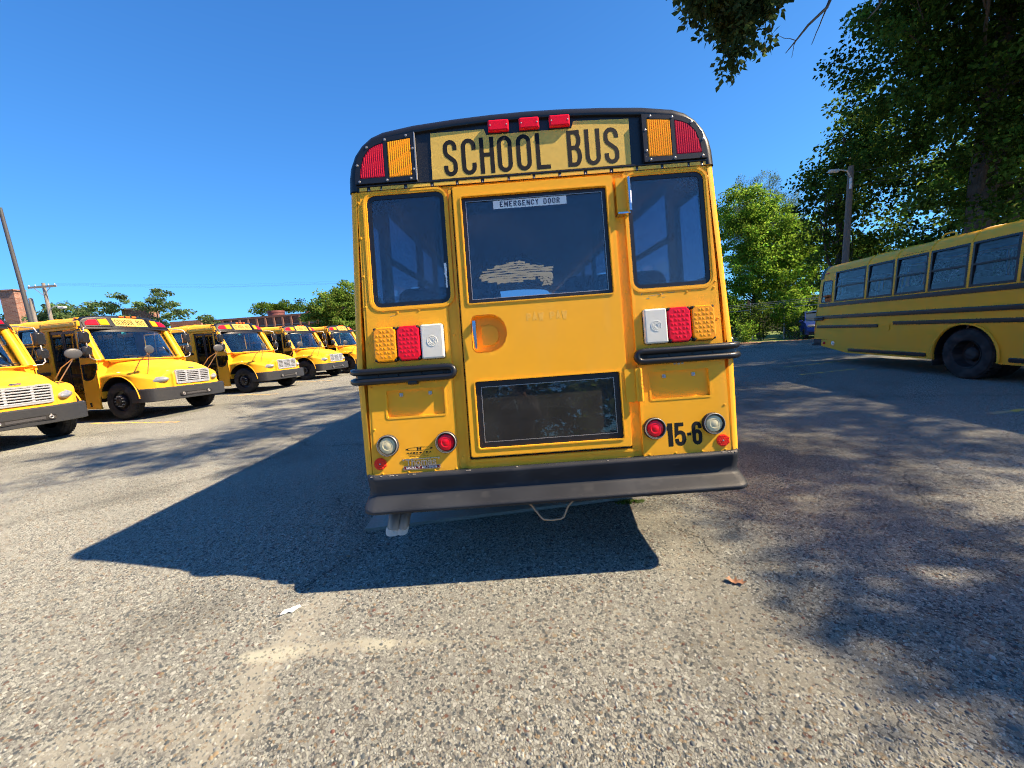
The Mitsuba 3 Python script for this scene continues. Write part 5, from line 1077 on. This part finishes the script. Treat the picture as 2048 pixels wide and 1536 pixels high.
B.add('roof_vent', cbox((-25.5, BY + 6, 7.1), (-25.2, BY + 6.3, 9.2)), 'm_trim_grey', False)
bx_ = B.add('roof_box', cbox((-61.8, BY + 1.5, 5), (-57.6, BY + 3.5, 10.2)), 'm_brick', False); B.add(bx_ + '__cap', cbox((-62.0, BY + 1.35, 10.2), (-57.4, BY + 3.65, 10.4)), 'm_trim_grey', False)
B.add('roof_box', cbox((-60.0, BY + 8, 6), (-54.5, BY + 10, 8.4)), 'm_brick', False)
B.add('chimney', cbox((-79.3, BY + .5, 0), (-77.0, BY + 1.9, 14.3)), 'm_brick', False)
B.add('chimney__cap', cbox((-79.5, BY + .35, 14.3), (-76.8, BY + 2.05, 14.5)), 'm_brick', False)
k = thing('school_building', 'low brown brick school building with vertical ribs and roof vents behind the buses', 'building'); B.put(k)
def wood_fn(p, n, uv): return mix((0.20, 0.17, 0.14), (0.32, 0.28, 0.24), fbm(p.x * 30, p.y * 30, p.z * 1.5, 3))
mat('m_wood', pri(proc(wood_fn), 0.9)); mat('m_porcelain', pri((.5, .5, .5), .3)); mat('m_pole_grey', pri((0.055, 0.058, 0.066), 0.6)); mat('m_wire', pri((0.05, .05, .055), .6))
mat('m_wood_dark', pri((0.13, 0.11, 0.095), 0.9))
P = Parts(); px, py = -51.9, 45
P.add('post', tube([(px, py, 0), (px, py, 11.3)], [.22, .15], 12), 'm_wood', 40)
P.add('crossarm', cbox((px - 1.6, py - .20, 10.75), (px + 1.6, py - .14, 10.98)), 'm_wood', False)
P.add('brace', cat([rod((px - .9, py - .19, 10.75), (px, py - .19, 9.9), .035, 6), rod((px + .9, py - .19, 10.75), (px, py - .19, 9.9), .035, 6)]), 'm_steel', False, stuff=True)
for dx in (-1.45, -.75, .75, 1.45): P.add('insulator', revolve([(0, 0), (.05, 0), (.06, .08), (.03, .16), (0, .18)], 8).apply_transform(trimesh.transformations.rotation_matrix(-math.pi / 2, [0, 1, 0])).apply_translation([px + dx, py - .17, 10.98]), 'm_porcelain')
P.add('lamp_arm', tube([(px, py - .15, 7.6), (px + .5, py - .3, 8.35), (px + 1.4, py - .5, 8.6), (px + 1.9, py - .5, 8.5)], .05, 6), 'm_porcelain', 40)
P.add('lamp_head', cbox((px + 1.7, py - .7, 8.25), (px + 2.5, py - .3, 8.5), .08), 'm_porcelain')
for dx, z1 in ((1.45, 10.4), (.75, 10.2), (-.75, 10.2)): P.add('wire', tube([(px + dx, py - .17, 11.12), (px + 15 + dx, py + 4, z1), (px + 32 + dx, py + 9, z1), (px + 60 + dx, py + 17, 11.1)], .006, 4), 'm_wire', False)
k = thing('utility_pole', 'weathered wooden utility pole with crossarm and small street lamp, far left', 'utility pole'); P.put(k)
P = Parts(); P.add('post', tube([(-53.7, 45, 0), (-53.7, 45, 9.7)], [.24, .18], 12), 'm_wood', 40); P.add('post_cap', dome([-53.7, 45, 9.7], .18, .08), 'm_wood')
k = thing('utility_pole', 'short bare grey pole just left of the one with the crossarm', 'pole'); P.put(k)
P = Parts()
P.add('post', tube([(-23.9, 20, 0), (-24.35, 20, 9.6)], [.105, .075], 14), 'm_pole_grey', 40); P.add('base', rod((-23.9, 20, 0), (-23.92, 20, .6), .32, 14), 'm_concrete', 40)
P.add('arm', rod((-24.34, 20, 9.5), (-24.3, 19.6, 9.7), .04, 8), 'm_pole_grey', 40); P.add('lamp_head', cbox((-24.6, 19.2, 9.62), (-24.25, 19.7, 9.78), .04), 'm_pole_grey')
k = thing('lamp_post', 'tall dark grey parking-lot lamp post at the left edge, head just in frame', 'lamp post'); P.put(k)
P = Parts(); by0 = 16.2
P.add('post', tube([(13.93, by0, 0), (14.14, by0, 7.25)], [.14, .095], 12), 'm_wood_dark', 40)
P.add('lamp_arm', tube([(14.10, by0 - .08, 6.75), (13.8, by0 - .2, 7.02), (13.4, by0 - .27, 7.06)], .026, 6), 'm_porcelain', 40); P.add('lamp_head', cbox((13.02, by0 - .35, 6.96), (13.43, by0 - .19, 7.08), .04), 'm_porcelain')
P.add('bracket', rod((14.02, by0 - .14, 6.35), (14.03, by0 - .14, 6.75), .045, 8), 'm_porcelain', 40)
for dz in (0, -.5): P.add('wire', tube([(14.13, by0, 7.0 + dz), (20, by0 - 3, 6.9 + dz), (28, by0 - 8, 7.5 + dz)], .008, 4), 'm_wire', False)
k = thing('utility_pole', 'brown wooden pole with a lamp arm rising just behind the right bus', 'utility pole'); P.put(k)

# ------------------------------------------------------------------ fence, lawn, kerb, car on the right
lot_edge = [(10.6, 28.5), (12.7, 24.0), (14.6, 22.3), (16.6, 21.2), (19.0, 19.4), (23, 17.6), (30, 12), (40, 5)]
lawn_poly = Polygon(lot_edge + [(300, -40), (300, 300), (-5, 300), (3, 60)])
def lawn_fn(p, n, uv):
    g = mix((0.085, 0.13, 0.03), (0.15, 0.20, 0.05), fbm(p.x * 1.3, p.y * 1.3, 0.0, 4)); return g * (0.7 + .6 * noise(p.x * 40, p.y * 40, 0.0))
mat('m_lawn', pri(proc(lawn_fn), 0.9))
struct('lawn', 'mown green lawn beyond the fence', extr(lawn_poly, 0.004, 0.06), 'm_lawn')
mul = LineString(lot_edge[:6]).buffer(.9, single_sided=True, cap_style='flat')
mat('m_mulch', pri(proc(lambda p, n, uv: mix((0.16, 0.085, 0.05), (0.38, 0.26, 0.17), noise(p.x * 22, p.y * 22, 0.0) * noise(p.x * 60, p.y * 60, 3.0) * 1.6)), 0.95))
struct('leaf_litter', 'strip of brown leaf litter along the lot edge', extr(mul.buffer(.05), 0.0, .075), 'm_mulch')
rl = np.random.default_rng(77); V, F = [], []
for i in range(2600):
    t = rl.random(); p_ = LineString(lot_edge[:6]).interpolate(t, normalized=True); x, y = p_.x + rl.normal(.15, .35), p_.y + rl.normal(.15, .35); a = rl.uniform(0, 6.28); s_ = rl.uniform(.04, .09); z = .08 + rl.uniform(0, .04)
    j = len(V); V += [(x, y, z), (x + s_ * math.cos(a), y + s_ * math.sin(a), z + .02), (x + s_ * math.cos(a + .9) * .7, y + s_ * math.sin(a + .9) * .7, z + .025)]; F.append([j, j + 1, j + 2])
scene['dry_leaves'] = mikit.ply(trimesh.Trimesh(np.array(V), np.array(F), process=False), mat('m_dry2', pri((0.34, 0.19, 0.11), 0.8)), False); labels['dry_leaves'] = {'label': 'scattered dry brown leaves along the foot of the fence', 'category': 'leaves', 'kind': 'stuff'}
struct('kerb', 'low concrete kerb along the edge of the lot', extr(LineString(lot_edge[2:]).buffer(.07, cap_style='flat'), 0, .12), 'm_concrete')
mat('m_galv', pri((0.36, 0.37, 0.38), 0.45, metallic=0.6))
P = Parts()
line = [(13.9, 29.4), (14.6, 27.2), (16.30, 25.84), (17.50, 24.55), (19.5, 22.6), (21.6, 20.9)]
for i, (x, y) in enumerate(line):
    P.add('post', rod((x, y, 0), (x, y, 2.12), .034, 8), 'm_galv', 40)
    d = np.array(line[min(i + 1, 5)]) - np.array(line[max(i - 1, 0)]); d = d / np.linalg.norm(d); nn = np.array([d[1], -d[0]])
    P.add('barb_arm', cat([rod((x, y, 2.10), (x + s * nn[0] * .32, y + s * nn[1] * .32, 2.46), .018, 6) for s in (1, -1)]), 'm_galv', 40)
P.add('top_rail', tube([(x, y, 2.05) for x, y in line], .022, 6), 'm_galv', False)
wires = []
for s in (1, -1):
    for t in (.4, .7, 1.0): wires.append(tube([(x + s * .32 * t * .75, y + s * .32 * t * .6, 2.10 + .36 * t) for x, y in line], .006, 4))
P.add('barbed_wire', cat(wires), 'm_galv', False, stuff=True)
lk = []
for a, b in zip(line[:-1], line[1:]):
    L = math.hypot(b[0] - a[0], b[1] - a[1]); n = int(L / .14)
    for i in range(n):
        for s in (1, -1):
            t0, t1 = i / n, min(1, max(0, i / n + s * 2.0 / L)); zt = abs(t1 - t0) * L
            if zt > .03: lk.append(tube([(a[0] + (b[0] - a[0]) * t0, a[1] + (b[1] - a[1]) * t0, .05), (a[0] + (b[0] - a[0]) * t1, a[1] + (b[1] - a[1]) * t1, .05 + zt)], .0022, 3, False))
P.add('chain_link', cat(lk), 'm_galv', False, stuff=True)
k = thing('chain_link_fence', 'galvanised chain-link fence with Y-shaped barbed-wire posts at the lot edge', 'fence'); P.put(k)
# dark timber fence and house wall seen in the shade behind
P = Parts()
mat('m_timber', pri(proc(lambda p, n, uv: mix((0.045, 0.038, 0.034), (0.085, 0.07, 0.06), fbm(p.x * 9, p.y * 9, p.z, 3))), 0.9))
for i in range(40): P.add('plank', cbox((13.2 + .56 * i, 38.0 + .008 * (i % 3), 0), (13.72 + .56 * i, 38.06 + .008 * (i % 3), 3.3 + .03 * (i % 2)), .01), 'm_timber', False)
P.add('rail', cbox((13, 38.09, .6), (36, 38.15, .75)), 'm_timber', False); P.add('rail', cbox((13, 38.09, 2.4), (36, 38.15, 2.55)), 'm_timber', False)
k = thing('timber_fence', 'dark weathered timber fence in the shade behind the bushes', 'fence'); P.put(k)
P = Parts(); lx, ly = 25.6, 34.0
P.add('post', rod((lx, ly, 0), (lx, ly, 1.55), .045, 8), 'm_porcelain', 40); P.add('lantern', revolve([(0, 0), (.09, 0), (.16, .28), (.19, .30), (.02, .46), (0, .47)], 12).apply_transform(trimesh.transformations.rotation_matrix(-math.pi / 2, [0, 1, 0])).apply_translation([lx, ly, 1.55]), 'm_porcelain', 40)
k = thing('garden_lamp', 'small white garden lantern on a post beyond the blue car', 'lamp'); P.put(k)
P = Parts(); x, y = 25.4, 32.6
P.add('box', cbox((x - 1.1, y - .5, .05), (x + 1.1, y + .5, .55), .05), 'm_trim_grey'); P.add('lid', trimesh.convex.convex_hull(np.array([(x + sx_ * 1.2, y + sy * .6, .55) for sx_ in (1, -1) for sy in (1, -1)] + [(x + sx_ * 1.0, y + sy * .35, .78) for sx_ in (1, -1) for sy in (1, -1)])), 'm_white', False)
k = thing('storage_box', 'low white-lidded box on the lawn beyond the blue car', 'box'); P.put(k)
# blue car, nose towards the lot, half hidden by the right bus
mat('m_blue', pri((0.010, 0.035, 0.20), 0.25, clearcoat=1.0, metallic=0.3))
P = Parts()
def carY(poly, w0, w1, taper=None):
    m = extr(poly, -w0, w0); v = np.array(m.vertices); f = np.interp(v[:, 1], [.3, .95, 1.65], [1, 1, taper or 1]); return tm(np.column_stack([v[:, 2] * f, v[:, 0], v[:, 1]]), m.faces)
prof = Polygon([(.02, .32), (0, .55), (.06, .80), (.30, .97), (1.05, 1.08), (3.9, 1.12), (4.40, 1.02), (4.48, .6), (4.42, .34)]).buffer(.03).buffer(-.03)
body = prof.difference(Point(.88, .34).buffer(.38)).difference(Point(3.55, .34).buffer(.38))
P.add('body', carY(body, .90, .9), 'm_blue', 30)
cab = Polygon([(.95, 1.05), (1.75, 1.58), (2.1, 1.66), (3.3, 1.66), (4.2, 1.12)])
P.add('cabin', carY(cab, .80, .8, .84), 'm_glass_car', 30)
P.add('roof', carY(Polygon([(1.70, 1.60), (2.1, 1.685), (3.3, 1.685), (3.6, 1.58), (3.3, 1.66), (2.1, 1.66)]), .80, .8, .86), 'm_blue', 30)
for s in (1, -1):
    P.add('pillar', tube([(s * .80, 1.0, 1.05), (s * .70, 1.75, 1.60)], .035, 6), 'm_blue', 30)
    P.add('headlamp', cbox((s * .50, -.01, .74), (s * .88, .22, .88), .05), 'm_clear_lamp', 40); P.add('door_mirror', cbox((s * .88, 1.15, 1.02), (s * 1.08, 1.32, 1.18), .05), 'm_blue', 40)
    for yy in (.88, 3.55):
        w = P.add('wheel', revolve([(0, -.1), (.30, -.11), (.34, -.08), (.34, .08), (.30, .11), (.22, .10), (.20, .06), (0, .07)], 24).apply_transform(np.diag([s, 1, 1, 1.0])).apply_translation([s * .80, yy, .34]), 'm_tyre', 30)
P.add('grille', cbox((-.48, -.03, .52), (.48, .0, .80), .02), 'm_black', False)
for z in (.56, .64, .72): P.add('grille__bar', cbox((-.46, -.045, z), (.46, -.03, z + .022)), 'm_chrome', False)
P.add('lower_bumper', cbox((-.8, -.03, .30), (.8, .08, .46), .03), 'm_rubber')
mat('m_glass_car', pri((0.02, 0.03, 0.03), 0.06, clearcoat=1.0, specular=.7))
k = thing('parked_car', 'dark blue car with chrome grille bars, half hidden behind the right bus', 'car')
P.put(k, Mxy(18.1, 22.0, .02, 62))

# ------------------------------------------------------------------ the photographer, seen mirrored in the lower door window
def bones(lst, seg=14, refine=.02, it=8):
    ms = []
    for (a, ra), (b, rb) in lst:
        s1 = m3.Manifold.sphere(ra, seg).translate(list(map(float, a))); s2 = m3.Manifold.sphere(rb, seg).translate(list(map(float, b)))
        ms.append(m3.Manifold.batch_hull([s1, s2]))
    m = m3.Manifold.batch_boolean(ms, m3.OpType.Add).refine_to_length(refine).to_mesh()
    t = trimesh.Trimesh(m.vert_properties[:, :3], m.tri_verts, process=True)
    trimesh.smoothing.filter_taubin(t, iterations=it); return t
hipL, hipR, kneL, kneR, ankL, ankR = (-.095, 0, .93), (.095, 0, .93), (-.12, .02, .50), (.11, .03, .50), (-.13, -.02, .09), (.12, 0, .09)
pel, wai, che, nec, hea = (0, 0, .97), (0, .01, 1.12), (0, .0, 1.32), (0, -.01, 1.47), (0, .02, 1.62)
shL, shR, elL, elR, wrL, wrR = (-.19, 0, 1.41), (.19, 0, 1.41), (-.255, -.02, 1.12), (.25, .09, 1.20), (-.25, .05, .88), (.085, .255, 1.465)
def hand(w, dirv, side, curl):
    """palm and five bent fingers from a wrist"""
    d = np.array(dirv, float); d /= np.linalg.norm(d); s = np.array(side, float); s -= d * (s @ d); s /= np.linalg.norm(s); n = np.cross(d, s); w = np.array(w)
    L = [((w, .026), (w + d * .05 + s * .018, .020)), ((w, .024), (w + d * .05 - s * .02, .019)), ((w + d * .05 + s * .018, .019), (w + d * .085 + s * .026, .0125)), ((w + d * .05 - s * .02, .018), (w + d * .082 - s * .03, .0115))]
    for k, (o, ln) in enumerate(((.028, .070), (.009, .080), (-.010, .074), (-.029, .058))):
        p = w + d * .086 + s * o; a = p + d * ln * .45 + n * ln * .12 * curl; b = a + d * ln * .30 + n * ln * .28 * curl; c = b + d * ln * .18 + n * ln * .26 * curl
        L += [((w + d * .06 + s * o * .8, .0125), (p, .0105)), ((p, .0105), (a, .0095)), ((a, .0095), (b, .0088)), ((b, .0088), (c, .0078))]
    t0 = w + d * .025 + s * .028; t1 = t0 + d * .035 + s * .028 + n * .012; t2 = t1 + d * .032 + s * .008 + n * .014
    L += [((w + d * .02 + s * .012, .018), (t0, .014)), ((t0, .014), (t1, .0115)), ((t1, .0115), (t2, .0095))]
    return L
P = Parts()
headb = [((0, .02, 1.66), .092), ((0, .045, 1.60), .070), ((0, .06, 1.555), .045), ((0, -.01, 1.65), .095)]
skin = [((nec, .058), (hea, .062)), (headb[0], headb[1]), (headb[1], headb[2]), (headb[3], headb[0]), (((0, .118, 1.625), .010), ((0, .132, 1.600), .014)), (((.09, .01, 1.60), .014), ((.095, .0, 1.645), .018)), (((-.09, .01, 1.60), .014), ((-.095, .0, 1.645), .018)),
        ((che, .10), (nec, .06)), ((wai, .11), (che, .12)), ((pel, .12), (wai, .11)), ((nec, .06), (shL, .055)), ((nec, .06), (shR, .055)), ((shL, .052), (elL, .042)), ((elL, .040), (wrL, .028)), ((shR, .052), (elR, .042)), ((elR, .040), (wrR, .028)),
        ((pel, .12), (hipL, .085)), ((pel, .12), (hipR, .085)), ((hipL, .085), (kneL, .058)), ((hipR, .085), (kneR, .058)), ((kneL, .055), (ankL, .04)), ((kneR, .055), (ankR, .04))]
skin += hand(wrL, (.03, .12, -1), (.3, 1, .1), .8) + hand(wrR, (-.55, -.10, .75), (.6, .1, .5), 1.0)
mat('m_skin', pri((0.45, 0.26, 0.18), .5)); mat('m_shirt', pri((0.020, 0.019, 0.020), .8)); mat('m_jeans', pri((0.025, 0.035, 0.060), .85)); mat('m_hair', pri((0.03, 0.02, 0.014), .6)); mat('m_lanyard', pri((0.10, 0.32, 0.45), .6))
P.add('body', bones(skin, 14, .016, 6), 'm_skin', True)
P.add('shirt', bones([((che, .135), (wai, .130)), ((wai, .130), ((0, .01, .86), .145)), (((-.09, 0, 1.36), .11), ((-.08, .01, 1.0), .12)), (((.09, 0, 1.36), .11), ((.08, .01, 1.0), .12)), (((-.08, .01, 1.0), .12), ((-.09, .01, .84), .115)), (((.08, .01, 1.0), .12), ((.09, .01, .84), .115)), ((nec, .07), (shL, .072)), ((nec, .07), (shR, .072)), ((shL, .072), (elL, .060)), ((elL, .058), ((-.251, .035, .915), .042)), ((shR, .072), (elR, .060)), ((elR, .058), ((.108, .228, 1.425), .042))], 14, .02, 8), 'm_shirt', True)
P.add('trousers', bones([(((0, 0, .93), .135), (hipL, .105)), (((0, 0, .93), .135), (hipR, .105)), ((hipL, .105), (kneL, .078)), ((hipR, .105), (kneR, .078)), ((kneL, .076), (ankL, .066)), ((kneR, .076), (ankR, .066))], 14, .025, 8), 'm_jeans', True)
for s, a in ((-1, ankL), (1, ankR)): P.add('shoe', bones([(((a[0], a[1] - .03, .045), .045), ((a[0] + s * .01, a[1] + .12, .04), .042)), (((a[0] + s * .01, a[1] + .12, .04), .042), ((a[0] + s * .015, a[1] + .19, .032), .032)), (((a[0], a[1], .05), .045), ((a[0], a[1], .10), .05))], 12, .02, 5), 'm_rubber', True)
P.add('hair', bones([(((0, -.02, 1.68), .102), ((0, .02, 1.715), .075)), (((0, -.045, 1.63), .085), ((0, -.02, 1.68), .10))], 16, .02, 5), 'm_hair', True)
for s in (1, -1): P.add('eye', trimesh.creation.icosphere(2, .012).apply_translation([s * .032, .098, 1.645]), 'm_white', True)
P.add('mouth', cbox((-.024, .098, 1.562), (.024, .107, 1.570), .003), 'm_maroon')
P.add('lanyard', tube([(-.05, .10, 1.43), (-.02, .148, 1.30), (0, .158, 1.15), (.005, .163, .98), (.006, .168, .90)], .007, 6), 'm_lanyard', True)
k = thing('person', 'person in dark long sleeves and jeans, mirrored in the lower door window', 'person')
PM = np.eye(4); PM[:3, 3] = (.02, -.34, 0); P.put(k, PM)
single('phone', 'black phone held up by the person mirrored in the lower door window', 'phone', cbox((.0, -.022, 1.50), (.155, -.013, 1.60), .004), 'm_black')
for i, (x, y, h, r_, lab) in enumerate([(-9, -23, 8.5, 4.2, 'leafy tree behind the photographer, mirrored low in the left rear window'), (0.5, -22, 8.4, 5.6, 'broad dark tree behind the photographer, mirrored in the lower door window'), (11, -23, 8.3, 4.4, 'leafy tree behind the photographer, mirrored low in the right rear window'), (-20, -26, 8.5, 5.0, 'dark tree far behind the photographer, mirrored at the edge of the left rear window')]):
    tree('maple_tree', lab, (x, y, 0), h, [(x, y, h * .58, r_, 2.5, h * .36), (x + 2.5, y + 1, h * .26, r_ * .9, 2, h * .26), (x - 2.5, y, h * .28, r_ * .9, 2, h * .27)], 1.35, 80, .34, 1.0, MID, 700 + 11 * i, .3, 6)
